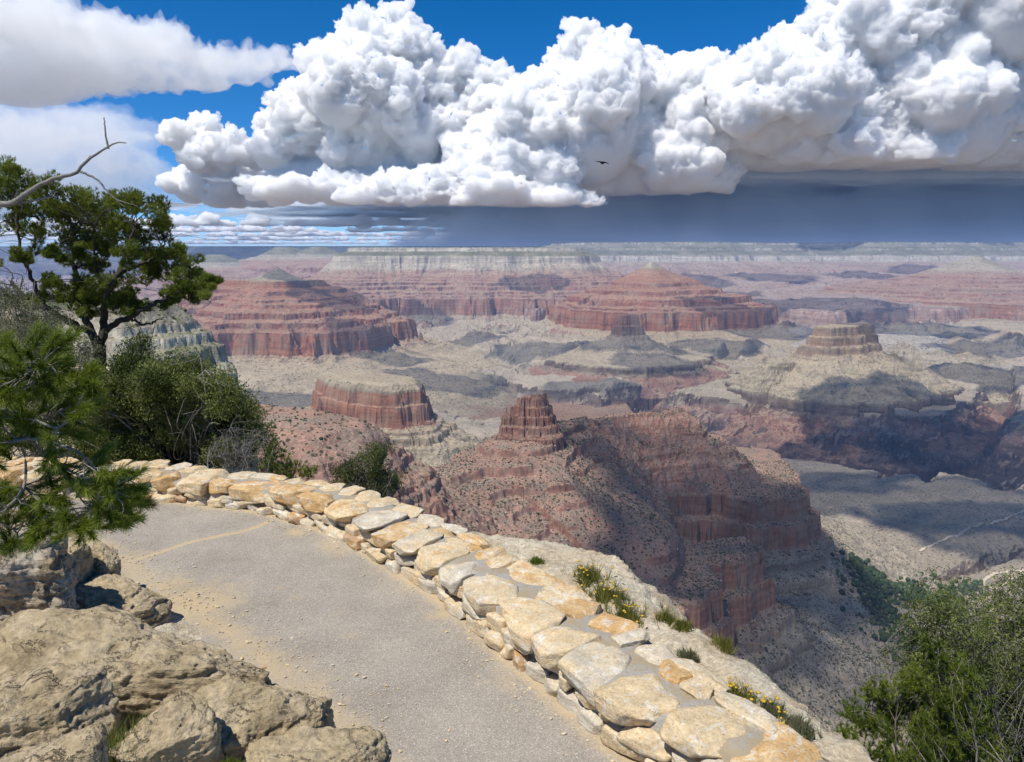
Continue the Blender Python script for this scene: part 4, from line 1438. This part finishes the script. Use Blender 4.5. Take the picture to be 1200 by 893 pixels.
def bark_mat(name, a, b, scale=9):
    t = NT(name)
    P = t.pos()
    n = t.noise(P, scale, 5, .7)
    col = t.ramp(n, [(.3, a), (.7, b)])
    t.principled(col, .9, t.bump(n, .7, .02), spec=.1)
    return t.m
M_bark = bark_mat('dark_bark', (.030, .024, .019), (.095, .078, .062))
M_grey = bark_mat('grey_deadwood', (.13, .12, .108), (.30, .28, .25), 14)
M_dry = bark_mat('dry_twigs', (.15, .13, .11), (.33, .30, .26), 14)
M_pine = leaf_mat('pinyon_needles', (.085, .115, .018), (.185, .225, .036), (.29, .33, .07), .45)
M_pine2 = leaf_mat('fresh_pine_needles', (.060, .090, .010), (.125, .170, .018), (.21, .255, .04))
M_olive = leaf_mat('olive_leaves', (.055, .076, .016), (.13, .155, .036), (.25, .27, .08))
M_sage = leaf_mat('sage_leaves', (.075, .085, .045), (.15, .155, .085), (.25, .245, .145))
M_leaf = leaf_mat('bush_leaves', (.055, .078, .016), (.135, .165, .038), (.23, .255, .075))

def clump_points(c, r, n, rnd, squash=.8, shell=.45):
    v = unit(rnd.normal(size=(n, 3)))
    rr = r * (shell + (1 - shell) * rnd.rand(n) ** .6)
    v2 = v * rr[:, None]
    v2[:, 2] *= squash
    return c + v2, v

def px_pt(px, py, D):
    return at(px, py, D)

def pinyon():
    rnd = np.random.RandomState(11)
    D = 19.0
    s = D * 1.03 / FPX
    root = empty('pine_tree', at(118, 445, D))
    tag(root, 'tall dark pinyon pine with open rounded crown at the left edge', 'tree')
    W, B = Wood(8), Wood(5)
    J = lambda px, py, dz=0: at(px, py, D + dz)
    limbs = [([(118, 470), (117, 430), (116, 405)], .17, .15),
             ([(116, 408), (108, 392), (84, 378), (55, 362), (30, 348), (12, 330)], .11, .04),
             ([(114, 405), (104, 380), (96, 360), (90, 330), (86, 300), (84, 262)], .10, .03),
             ([(118, 405), (121, 378), (126, 345), (136, 322), (148, 300), (158, 265)], .11, .03),
             ([(118, 400), (130, 384), (150, 372), (172, 360), (198, 348), (222, 338)], .09, .025),
             ([(55, 362), (40, 330), (26, 300), (20, 262), (22, 232)], .06, .02),
             ([(126, 345), (118, 330), (112, 300), (108, 262)], .05, .018),
             ([(148, 372), (170, 380), (192, 372)], .035, .012),
             ([(136, 322), (160, 312), (182, 300), (196, 282)], .05, .016)]
    nodes = []
    for L, r0, r1 in limbs:
        P, _ = spline([J(x, y, rnd.uniform(-.6, .6) if i else 0) for i, (x, y) in enumerate(L)], 26)
        P = P + .02 * rnd.normal(size=P.shape)
        W.add(P, r0, r1)
        nodes.append(P[4:])
    nodes = np.concatenate(nodes)
    W.build('trunk', M_bark, root)
    cl = [(5, 205, 16), (30, 215, 17), (55, 224, 15), (10, 237, 17), (85, 235, 16), (110, 243, 17), (60, 250, 15), (95, 262, 17), (75, 283, 15), (40, 275, 12), (148, 230, 16), (130, 248, 15), (165, 238, 14),
          (187, 250, 15), (150, 260, 17), (195, 270, 14), (170, 283, 17), (135, 280, 15), (200, 298, 14), (214, 312, 15), (232, 325, 12), (246, 332, 9), (226, 345, 11), (205, 334, 13), (182, 322, 13),
          (130, 328, 19), (150, 343, 16), (115, 345, 15), (95, 334, 12), (80, 352, 12), (142, 358, 12), (60, 330, 10), (45, 350, 10), (30, 300, 10), (200, 352, 9), (-15, 220, 20), (-20, 260, 20), (-25, 310, 18),
          (120, 290, 12), (105, 280, 13), (88, 300, 12), (150, 300, 13), (175, 312, 12), (120, 262, 13), (35, 240, 14), (75, 245, 13), (100, 360, 11), (160, 360, 10), (60, 300, 9), (110, 312, 10), (240, 345, 7), (20, 258, 12), (175, 300, 10)]
    C, N, T = [], [], []
    for px, py, r in cl:
        c = at(px, py, D + rnd.uniform(-1.3, 1.3))
        rm = r * s * 1.12
        for _ in range(3):                     # twigs carrying the clump
            k = nodes[np.argsort(np.linalg.norm(nodes - c, axis=1))[rnd.randint(0, 4)]]
            B.add(bend(k, c + rnd.normal(size=3) * rm * .4, rnd, .10), .018, .006)
        for _ in range(8):
            sub = c + rnd.normal(size=3) * rm * .48
            p, v = clump_points(sub, rm * .5, 52, rnd, .8)
            C.append(p)
            N.append(unit(v * .7 + np.array([0, 0, .8])))
            T.append(np.full(52, rnd.uniform(.15, .75)))
            B.add(bend(c, sub, rnd, .1, 4), .007, .003)
    for _ in range(60):                        # bare dead twigs low in the crown
        k = nodes[rnd.randint(len(nodes))]
        B.add(bend(k, k + rnd.normal(size=3) * np.array([.5, .4, .35]), rnd, .2, 6), .008, .002)
    C, N, T = np.concatenate(C), np.concatenate(N), np.concatenate(T)
    B.build('branches', M_bark, root)
    V, F = blades(C, N, 16, .085, .011, .55, rnd, .03)
    me = raw_mesh('crown', V, tris=F)
    vattr(me, 'tint', np.repeat(T + rnd.uniform(-.12, .12, len(T)), 48))
    link('crown', me, M_pine, root)
pinyon()

def shrub(name, label, base, targets, D, seed, mat, wood, twigs=7, leaf=(.030, .011), per=9, clusters=9, depth=1.0, stem=.022, crown='foliage', scatter=.03, stems=3, bare=0, rim=.9, group=None, cat='shrub', needle=False, spread=.7, tint=(.1, .8)):
    """a branching bush: stems from the base to each target clump [(px, py, r px)], twigs, leaves along the twigs"""
    rnd = np.random.RandomState(seed)
    s = D * 1.03 / FPX
    b = np.array(base, float)
    root = empty(name, b)
    tag(root, label, cat, group)
    W = Wood(5)
    C, N, T = [], [], []
    for px, py, r in targets:
        c = at(px, py, D + rnd.uniform(-1, 1) * depth)
        rm = r * s
        st = bend(b + rnd.normal(size=3) * np.array([.15, .15, .02]) * stems, c, rnd, .10, 9, .06)
        W.add(st, stem, stem * .25)
        tv = rnd.uniform(*tint)
        for _ in range(twigs):
            k = st[rnd.randint(5, 9)]
            v = rnd.normal(size=3)
            v[2] = v[2] * .8 + .25
            e = c + v / np.linalg.norm(v) * rm * rnd.uniform(.5, 1.05)
            tw = bend(k, e, rnd, .12, 7, .04)
            W.add(tw, stem * .28, stem * .09)
            m = np.linspace(.25, 1, clusters)
            idx = m * 6
            i0 = np.clip(idx.astype(int), 0, 5)
            p = tw[i0] + (tw[i0 + 1] - tw[i0]) * (idx - i0)[:, None]
            p = p + rnd.normal(size=p.shape) * scatter * 1.6
            d = unit(tw[-1] - tw[0])
            C.append(p)
            N.append(unit(np.tile(d, (clusters, 1)) * .6 + np.array([0, 0, .55]) + .35 * rnd.normal(size=p.shape)))
            T.append(np.full(clusters, tv + rnd.uniform(-.15, .15)))
    for _ in range(bare):
        px, py, r = targets[rnd.randint(len(targets))]
        c = at(px + rnd.uniform(-1, 1) * r * 1.5, py + rnd.uniform(-1, 1) * r * 1.3, D - depth * rnd.uniform(.2, 1.1))
        k = b + (c - b) * rnd.uniform(.2, .6)
        W.add(bend(k, c, rnd, .16, 9, .05), stem * .4, stem * .08)
    C, N, T = np.concatenate(C), np.concatenate(N), np.concatenate(T)
    W.build('stems', wood, root)
    if needle:
        V, F = blades(C, N, per, leaf[0], leaf[1], spread, rnd, .02)
        me = raw_mesh(crown, V, tris=F)
        k = per * 3
    else:
        V, F = leaflets(C, N, per, leaf[0], leaf[1], spread, scatter, rnd)
        me = raw_mesh(crown, V, quads=F)
        k = per * 4
    vattr(me, 'tint', np.repeat(T, k) + np.repeat(rnd.uniform(-.15, .15, len(T) * per), k // per))
    link(crown, me, mat, root)
    return root

def fill(poly, step, rnd, r=(14, 22)):
    """target clumps spread through a picture-sized outline"""
    A = np.array(poly, float)
    out = []
    for x in np.arange(A[:, 0].min(), A[:, 0].max() + 1, step):
        for y in np.arange(A[:, 1].min(), A[:, 1].max() + 1, step):
            px, py = x + rnd.uniform(-.45, .45) * step, y + rnd.uniform(-.45, .45) * step
            if inside_dist(np.array([[px]]), np.array([[py]]), poly)[0, 0] < 0:
                out.append((px, py, rnd.uniform(*r)))
    return out
rq = np.random.RandomState(5)
shrub('cliffrose_bush', 'large dense olive green bush behind the stone wall, below the tall pine', at(215, 545, 16.0) + (0, 0, -.3),
      fill([(95, 450), (120, 425), (165, 408), (215, 418), (255, 436), (282, 460), (298, 490), (312, 520), (290, 535), (240, 545), (150, 548), (90, 535)], 21, rq, (15, 24)),
      15.4, 21, M_olive, M_dry, twigs=20, leaf=(.066, .024), per=14, clusters=12, depth=1.5, stem=.03, scatter=.05, bare=45)
shrub('cliffrose_bush', 'second olive bush with yellow green tips, between the dense bush and the left edge', at(60, 560, 17.0),
      fill([(-20, 330), (20, 318), (60, 345), (95, 380), (110, 420), (100, 470), (60, 520), (-30, 540)], 26, rq, (16, 26)),
      17.2, 22, M_sage, M_dry, twigs=15, leaf=(.06, .02), per=10, clusters=11, depth=1.2, stem=.026, scatter=.05, bare=90)
shrub('pine_sapling', 'small bright green pine sapling behind the wall, right of the dense bush', at(335, 575, 13.6),
      [(318, 525, 11), (330, 540, 13), (346, 548, 11), (360, 553, 8), (322, 552, 12), (340, 560, 10), (312, 545, 10), (325, 520, 8)],
      13.6, 23, M_pine2, M_dry, twigs=9, leaf=(.07, .010), per=14, clusters=8, depth=.4, stem=.018, scatter=.03, needle=True, spread=.55)
shrub('dead_bush', 'grey leafless twiggy bush behind the wall beside the pine sapling', at(275, 560, 13.9),
      fill([(235, 520), (270, 500), (305, 505), (318, 530), (300, 548), (245, 548)], 17, rq, (12, 18)), 13.8, 24, M_sage, M_grey, twigs=13, leaf=(.03, .012), per=2, clusters=4, depth=.6, stem=.016, bare=90)
shrub('sage_bush', 'rounded grey green bush behind the wall, standing alone against the canyon', at(432, 600, 14.2) + (0, 0, -.2),
      fill([(398, 540), (418, 524), (445, 526), (468, 545), (470, 575), (440, 588), (405, 582)], 15, rq, (11, 17)), 14.2, 25, M_olive, M_dry, twigs=12, leaf=(.05, .017), per=9, clusters=9, depth=.7, stem=.018, scatter=.035, bare=50, tint=(0, .5))
shrub('young_pine', 'young bright green pine at the bottom right, in front of the leafy bush', at(1050, 940, 7.6) + (0, 0, -.5),
      [(988, 868, 20), (1005, 842, 22), (1030, 815, 22), (1032, 850, 26), (1060, 825, 26), (1082, 795, 24), (1100, 765, 22), (1104, 815, 28), (1068, 868, 28), (1012, 882, 26), (1100, 862, 28), (1128, 840, 28), (1044, 888, 26), (1135, 885, 28), (1120, 790, 24), (985, 890, 18), (1090, 890, 26)],
      7.4, 26, M_pine2, M_dry, twigs=15, leaf=(.062, .0055), per=26, clusters=11, depth=.5, stem=.018, scatter=.015, needle=True, spread=.5)
shrub('leafy_bush', 'leafy green bush with long pale twigs in the bottom right corner', at(1150, 960, 8.4) + (0, 0, -.8),
      fill([(1060, 790), (1085, 715), (1112, 685), (1135, 725), (1165, 728), (1188, 680), (1260, 670), (1270, 910), (1090, 910)], 23, rq, (22, 32)),
      8.3, 27, M_leaf, M_grey, twigs=15, leaf=(.038, .016), per=9, clusters=11, depth=.8, stem=.014, scatter=.026, bare=70, tint=(.15, .9))

def near_branch():
    """the pine limb that reaches in from the left, close by"""
    rnd = np.random.RandomState(31)
    D = 1.55
    root = empty('pine_branch', at(-60, 560, D))
    tag(root, 'close green pine branch with long needles reaching in from the left edge', 'branch')
    W = Wood(7)
    lines = [([(-80, 470), (-20, 478), (20, 482), (48, 492), (75, 478)], .006, .002), ([(-80, 540), (-30, 545), (10, 520), (36, 514), (62, 520), (95, 532), (128, 569)], .007, .002),
             ([(-60, 660), (-10, 605), (14, 590), (28, 570), (30, 540), (22, 516)], .005, .002), ([(36, 516), (60, 540), (100, 560), (132, 570)], .0035, .0015),
             ([(60, 535), (78, 560), (95, 585), (110, 600)], .003, .0012), ([(-40, 440), (10, 440), (40, 436), (66, 425)], .005, .0015), ([(28, 570), (50, 590), (75, 610), (95, 622)], .003, .0012),
             ([(-40, 600), (0, 612), (20, 625), (18, 640)], .003, .0012), ([(40, 492), (70, 500), (95, 470), (105, 455)], .003, .0012)]
    nodes = []
    for L, a, b in lines:
        P, _ = spline([at(x, y, D + rnd.uniform(-.06, .06)) for x, y in L], 24)
        W.add(P, a, b)
        nodes.append(P)
    nodes = np.concatenate(nodes)
    shoots = []
    for px, py, n, r in [(20, 430, 7, 34), (60, 420, 6, 24), (20, 470, 6, 32), (75, 440, 5, 22), (95, 462, 7, 22), (85, 490, 6, 26), (20, 500, 5, 28), (0, 520, 6, 26), (50, 500, 4, 24), (70, 545, 4, 20), (135, 560, 8, 24), (150, 585, 7, 20), (120, 590, 6, 22), (105, 572, 4, 20), (60, 580, 4, 26),
                          (70, 605, 6, 24), (20, 600, 5, 26), (40, 620, 5, 22), (0, 570, 4, 26), (95, 612, 4, 16), (15, 640, 3, 12), (0, 455, 5, 30), (50, 450, 5, 26), (-30, 450, 6, 40), (-40, 520, 6, 40), (-40, 590, 6, 40), (110, 545, 3, 16), (140, 605, 4, 14)]:
        for _ in range(n * 2):
            c = at(px + rnd.normal() * r * .5, py + rnd.normal() * r * .42, D + rnd.uniform(-.12, .12))
            shoots.append(c)
    S = np.array(shoots)
    C, N, T = [], [], []
    for c in S:
        k = nodes[np.argsort(np.linalg.norm(nodes - c, axis=1))[rnd.randint(0, 3)]]
        d = unit(c - k + np.array([.02, 0, .012]) + .012 * rnd.normal(size=3))
        W.add(bend(k, c, rnd, .08, 6), .0018, .0009)
        ln = rnd.uniform(.035, .060)
        n = 17
        t = np.linspace(-.5, .5, n)[:, None]
        C.append(c + d * t * ln)
        N.append(np.tile(d, (n, 1)))
        T.append(np.full(n, rnd.uniform(.15, .85)) + np.linspace(-.1, .2, n))
    C, N, T = np.concatenate(C), np.concatenate(N), np.concatenate(T)
    W.build('twigs', M_grey, root)
    V, F = blades(C, N, 12, .031, .0016, .5, rnd)
    me = raw_mesh('needles', V, tris=F)
    vattr(me, 'tint', np.repeat(T, 36) + np.repeat(rnd.uniform(-.1, .1, len(T) * 12), 3))
    link('needles', me, M_pine2, root)
near_branch()

def dead_snag():
    D = 17.5
    rnd = np.random.RandomState(41)
    root = empty('dead_tree', at(-260, 600, D))
    tag(root, 'bare grey dead branch reaching in over the tall pine at the left edge', 'dead tree')
    W = Wood(9)
    P, _ = spline([at(x, y, D) for x, y in [(-270, 800), (-262, 560), (-240, 400), (-200, 320), (-130, 268)]], 30)
    W.add(P, .26, .13)
    W.build('trunk', M_grey, root)
    B = Wood(7)
    def br(pts, a, b):
        P, _ = spline([at(x, y, D + dz) for x, y, dz in pts], 40)
        B.add(P + .006 * rnd.normal(size=P.shape), a * 2.9, b * 2.9)
    br([(-130, 268, 0), (-70, 250, .1), (-20, 241, .1), (14, 238, .05), (30, 228, 0), (48, 216, 0), (70, 207, -.05), (88, 203, -.1), (97, 193, -.1), (108, 184, -.1), (125, 173, -.15), (136, 167, -.2), (148, 167, -.2)], .042, .0042)
    br([(127, 174, -.15), (124, 160, -.12), (123, 150, -.1), (122, 138, -.1)], .0085, .004)
    br([(94, 201, -.1), (106, 206, -.1), (116, 212, -.1), (124, 222, -.1), (134, 232, -.1), (146, 237, -.1), (162, 242, -.1)], .010, .002)
    br([(134, 232, -.1), (140, 238, -.1), (147, 243, -.1)], .004, .0015)
    br([(10, 239, .05), (30, 237, .1), (50, 233, .1), (68, 229, .1)], .012, .005)
    br([(99, 192, -.1), (103, 187, -.1), (106, 183, -.1)], .011, .006)
    br([(20, 238, .05), (26, 241, .05), (25, 246, .05)], .007, .004)
    B.build('branch', M_grey, root)
dead_snag()

# ---- plants on the ledge
def flower_mat(name, c):
    t = NT(name)
    t.principled(c, .7, spec=.2)
    return t.m
M_yellow = flower_mat('yellow_petals', (.55, .36, .03))
M_stem = leaf_mat('flower_stems', (.075, .085, .018), (.16, .165, .034), (.26, .25, .06))
def ledge_plant(label, px, py, r, seed, flowers=True, z=.36, tall=1.0, mat=None, group='flowering plants on the ledge', name='flowering_plant'):
    rnd = np.random.RandomState(seed)
    c = atz(px, py + r * .6, z)
    c[2] = ground_z(c[0], c[1]) if z == .36 else c[2]
    s = np.linalg.norm(c - np.array([0, 0, EYE])) / FPX
    root = empty(name, c)
    tag(root, label, 'plant', group)
    n = 90
    p = c + np.column_stack([rnd.normal(size=n) * r * s * .5, rnd.normal(size=n) * r * s * .6, np.full(n, -.02)])
    d = unit(np.column_stack([rnd.normal(size=n) * .35, rnd.normal(size=n) * .35, np.ones(n)]))
    V, F = blades(p, d, 7, r * s * 1.1 * tall, .009, .28, rnd)
    me = raw_mesh('leaves', V, tris=F)
    vattr(me, 'tint', np.repeat(rnd.uniform(.2, .9, n), 21))
    link('leaves', me, mat or M_stem, root)
    if flowers:
        m = 15
        co, f = ICO[1]
        tip = p[:m] + d[:m] * r * s * 1.05 * tall * rnd.uniform(.8, 1.1, (m, 1))
        me = raw_mesh('flower', co * np.array([.016, .016, .009]), tris=f)
        me.materials.append(M_yellow)
        for q in tip:
            fl = link('flower', me, None, root)
            fl.location = q
            fl.scale = [rnd.uniform(.7, 1.3)] * 3
ledge_plant('largest yellow flowered plant, at the upper end of the ledge beyond the wall', 690, 668, 17, 51)
ledge_plant('yellow flowered plant in the middle of the long green row on the ledge', 712, 690, 19, 52)
ledge_plant('yellow flowered plant at the lower end of the long green row on the ledge', 735, 712, 19, 53)
ledge_plant('small yellow flowered plant on the ledge touching the back of the wall', 678, 695, 12, 54)
ledge_plant('tuft of thin green stems near the outer rim of the ledge', 780, 716, 11, 55, flowers=False)
ledge_plant('second tuft of thin green stems, a little lower on the ledge rim', 800, 728, 9, 56, flowers=False)
ledge_plant('tiny dark green seedling on the pale ledge behind the wall', 629, 657, 7, 57, flowers=False, mat=M_pine2)
ledge_plant('green plant standing on the outer corner of the ledge', 846, 745, 11, 58, flowers=False, tall=1.3)
ledge_plant('tuft of grass at the back of the wall beside the big yellow cap stones', 807, 765, 9, 59, flowers=False, mat=M_sage)
ledge_plant('orange yellow flowered plant low on the ledge near the wall end', 866, 808, 14, 60)
ledge_plant('dry flowered plant at the lower end of the ledge', 905, 826, 14, 61, mat=M_sage)
ledge_plant('grey green grass tuft at the bottom end of the ledge', 938, 850, 14, 62, flowers=False, mat=M_sage)
ledge_plant('dark green bushy plant growing in the gap between the tan boulders', 140, 872, 30, 63, flowers=False, z=.75, mat=M_olive, group='plants among the boulders', name='rock_plant')
ledge_plant('small grass blade tuft on the low slab at the bottom edge', 270, 895, 9, 64, flowers=False, z=.62, mat=M_pine2, group='plants among the boulders', name='rock_plant')

# ---- far plants
def tri_height(X, Y, Z, x, y):
    j = np.clip(((x - X[0, 0]) / (X[0, 1] - X[0, 0])).astype(int), 0, X.shape[1] - 1)
    i = np.clip(((y - Y[0, 0]) / (Y[1, 0] - Y[0, 0])).astype(int), 0, X.shape[0] - 1)
    return Z[i, j]

def blobs(name, pts, radii, mat, label, cat, seed, sub=1, squash=.8, rough=.35):
    rnd = np.random.RandomState(seed)
    co, f = ICO[sub]
    n = len(pts)
    k = 1 + rough * rnd.normal(size=(n, len(co), 1))
    V = (pts[:, None] + co[None] * k * radii[:, None, None] * np.array([1, 1, squash])).reshape(-1, 3)
    F = (f[None] + (np.arange(n) * len(co))[:, None, None]).reshape(-1, 3)
    me = raw_mesh(name, V, tris=F, smooth=False)
    vattr(me, 'tint', np.repeat(rnd.uniform(0, 1, n), len(co)))
    return tag(link(name, me, mat), label, cat, kind='stuff')
M_scrub = leaf_mat('desert_scrub', (.035, .043, .020), (.062, .068, .034), (.11, .105, .058), .05)
def scrub_on(grid, n, box, seed, thr, rad, label):
    X, Y, Z = grid
    rnd = np.random.RandomState(seed)
    x, y = rnd.uniform(box[0], box[1], n), rnd.uniform(box[2], box[3], n)
    z = tri_height(X, Y, Z, x, y)
    zx = tri_height(X, Y, Z, x + 4, y) - z
    zy = tri_height(X, Y, Z, x, y + 4) - z
    ok = (np.hypot(zx, zy) / 4 < 1.0) & (fbm2(x / 90, y / 90, 4, seed + 1) + rnd.uniform(-.4, .4, n) > thr)
    r = rnd.uniform(*rad, n) * (1 + .7 * (rnd.rand(n) < .07))
    P = np.column_stack([x, y, z + r * .3])[ok]
    blobs('desert_scrub', P, r[ok], M_scrub, label, 'scrub', seed + 2)
scrub_on(RIDGE, 72000, (-480, 900, 760, 2000), 71, -.15, (.55, 1.7), 'dark desert scrub dotted over the red ridge and its slopes')
G_ = GRID['red_spur']
scrub_on(G_, 9000, (G_[0].min(), G_[0].max(), G_[1].min(), G_[1].max()), 171, -.25, (.6, 1.6), 'dark desert scrub covering the top of the red spur behind the bushes')

G_ = GRID['rim_cliff']
scrub_on(G_, 5200, (G_[0].min(), G_[0].max(), G_[1].min(), G_[1].max()), 271, -.30, (.35, 1.0), 'dark green scrub on the ledges of the rim cliff behind the tall pine')

def floor_z(x, y):
    az, rr, z = FLOOR
    a, r = np.arctan2(x, y), np.hypot(x, y)
    j = np.clip(np.round((a - az[0]) / (az[1] - az[0])).astype(int), 0, len(az) - 1)
    i = np.clip(np.searchsorted(rr, r), 0, len(rr) - 1)
    fz = z[i, j]
    X, Y, Z = RIDGE
    ins = (x > X[0, 0]) & (x < X[0, -1]) & (y > Y[0, 0]) & (y < Y[-1, 0])
    return np.where(ins, np.maximum(fz, tri_height(X, Y, Z, x, y)), fz)

def ridge_rubble():
    X, Y, Z = RIDGE
    rnd = np.random.RandomState(74)
    n = 22000
    x, y = rnd.uniform(-450, 850, n), rnd.uniform(780, 1950, n)
    r = rnd.uniform(.35, 1.1, n) * (1 + (rnd.rand(n) < .06))
    t = NT('pale_rubble')
    k = t.attr('tint')
    t.principled(t.ramp(k, [(0, (.30, .20, .15)), (.5, (.42, .32, .25)), (1, (.48, .42, .34))]), .95, spec=.05)
    blobs('rock_rubble', np.column_stack([x, y, tri_height(X, Y, Z, x, y) + r * .2]), r, t.m, 'pale fallen rocks scattered over the slopes of the red ridge', 'rubble', 75)
ridge_rubble()

def grove():
    rnd = np.random.RandomState(81)
    P = []
    for px, py, sx, sy, n in [(1015, 752, 16, 12, 190), (1030, 775, 13, 12, 120), (1060, 745, 22, 9, 200), (1095, 735, 20, 10, 150), (1120, 705, 14, 11, 120), (1135, 685, 8, 8, 60), (1050, 800, 16, 10, 90), (1005, 735, 14, 6, 60)]:
        for _ in range(n):
            p = atz(px + rnd.normal() * sx, py + rnd.normal() * sy, -915)
            P.append((p[0], p[1]))
    P = np.array(P)
    r = rnd.uniform(3.0, 7.5, len(P))
    z = floor_z(P[:, 0], P[:, 1])
    m = leaf_mat('cottonwood_leaves', (.022, .042, .016), (.040, .068, .024), (.075, .105, .035), .1)
    blobs('cottonwood_grove', np.column_stack([P, z + r * .6]), r, m, 'dark green cottonwood grove on the canyon floor at the lower right', 'grove', 82, sub=2, squash=.95, rough=.10)
grove()

def trail(label, pts, width):
    c, L = spline([tuple(atz(x, y, -928)[:2]) for x, y in pts], 260)
    t = unit(np.gradient(c, axis=0))
    nrm = np.stack([-t[:, 1], t[:, 0]], 1)
    rnd = np.random.RandomState(83)
    w = width * (1 + .3 * rnd.normal(size=(260, 1)))
    rows = [c + nrm * w * k for k in (-.5, 0, .5)]
    G = np.stack(rows, 1)
    z = floor_z(G[:, :, 0], G[:, :, 1])
    z = np.maximum(z, np.maximum(np.roll(z, 1, 0), np.roll(z, -1, 0))) + 1.2
    z[0], z[-1] = z[1], z[-2]
    me = raw_mesh('trail', np.concatenate([G, z[:, :, None]], 2), grid_quads(260, 3))
    m = NT('trail_dust')
    n = m.noise(m.pos(), .05, 3)
    m.principled(m.ramp(n, [(.3, (.50, .42, .31)), (.7, (.60, .52, .39))]), .95, spec=.05)
    tag(link('trail', me, m.m), label, 'trail', kind='structure')
trail('pale foot trail running across the dark plateau on the right', [(1078, 643), (1092, 638), (1105, 633), (1122, 623), (1140, 614), (1160, 611), (1180, 606), (1205, 601), (1240, 590)], 9)
trail('pale curving trail beside the green grove on the right', [(1240, 664), (1205, 670), (1180, 671), (1160, 675), (1152, 684), (1170, 688), (1190, 676)], 9)

def raven():
    D = 62.0
    c = at(706, 191, D)
    root = empty('bird', c)
    tag(root, 'black bird gliding in front of the white clouds, seen nearly head on', 'bird')
    m = NT('black_feathers')
    m.principled((.012, .012, .014), .6, spec=.3)
    # one continuous figure: stations from left wing tip over the body to the right wing tip
    st = [(-.60, .02, .05, .012), (-.48, .05, .12, .02), (-.34, .07, .17, .03), (-.20, .06, .19, .045), (-.11, .03, .20, .08), (0, 0, .30, .12), (.11, .03, .20, .08), (.22, .07, .19, .045), (.33, .06, .17, .03), (.43, .03, .12, .02), (.52, -.01, .05, .012)]
    V, Q, k = [], [], 10
    for x, z, ly, lz in st:
        a = np.linspace(0, 2 * np.pi, k, endpoint=False)
        V.append(np.stack([np.full(k, x), np.cos(a) * ly, z + np.sin(a) * lz], 1))
    for i in range(len(st) - 1):
        for j in range(k):
            Q.append((i * k + j, i * k + (j + 1) % k, (i + 1) * k + (j + 1) % k, (i + 1) * k + j))
    V = np.concatenate(V)
    body = raw_mesh('body', V, Q)
    o = link('body', body, m.m, root)
    o.location = c
    W = Wood(8)
    W.add([(0, -.22, .02), (0, -.34, .035), (0, -.44, .03), (0, -.50, .02)], .07, [.07, .065, .05, .02])
    W.add([(0, -.48, .022), (0, -.56, .012)], .022, .004)
    h = W.build('head', m.m, root)
    h.location = c
    tl = raw_mesh('tail', [(-.05, .2, 0), (.05, .2, 0), (.12, .52, .01), (0, .58, .012), (-.12, .52, .01), (0, .2, .03), (0, .5, .03)], tris=[(0, 1, 2), (0, 2, 3), (0, 3, 4), (5, 2, 1), (5, 6, 2), (5, 4, 6), (5, 0, 4), (6, 3, 2), (6, 4, 3)])
    q = link('tail', tl, m.m, root)
    q.location = c
    root.rotation_euler = (0, R(8), 0)
raven()
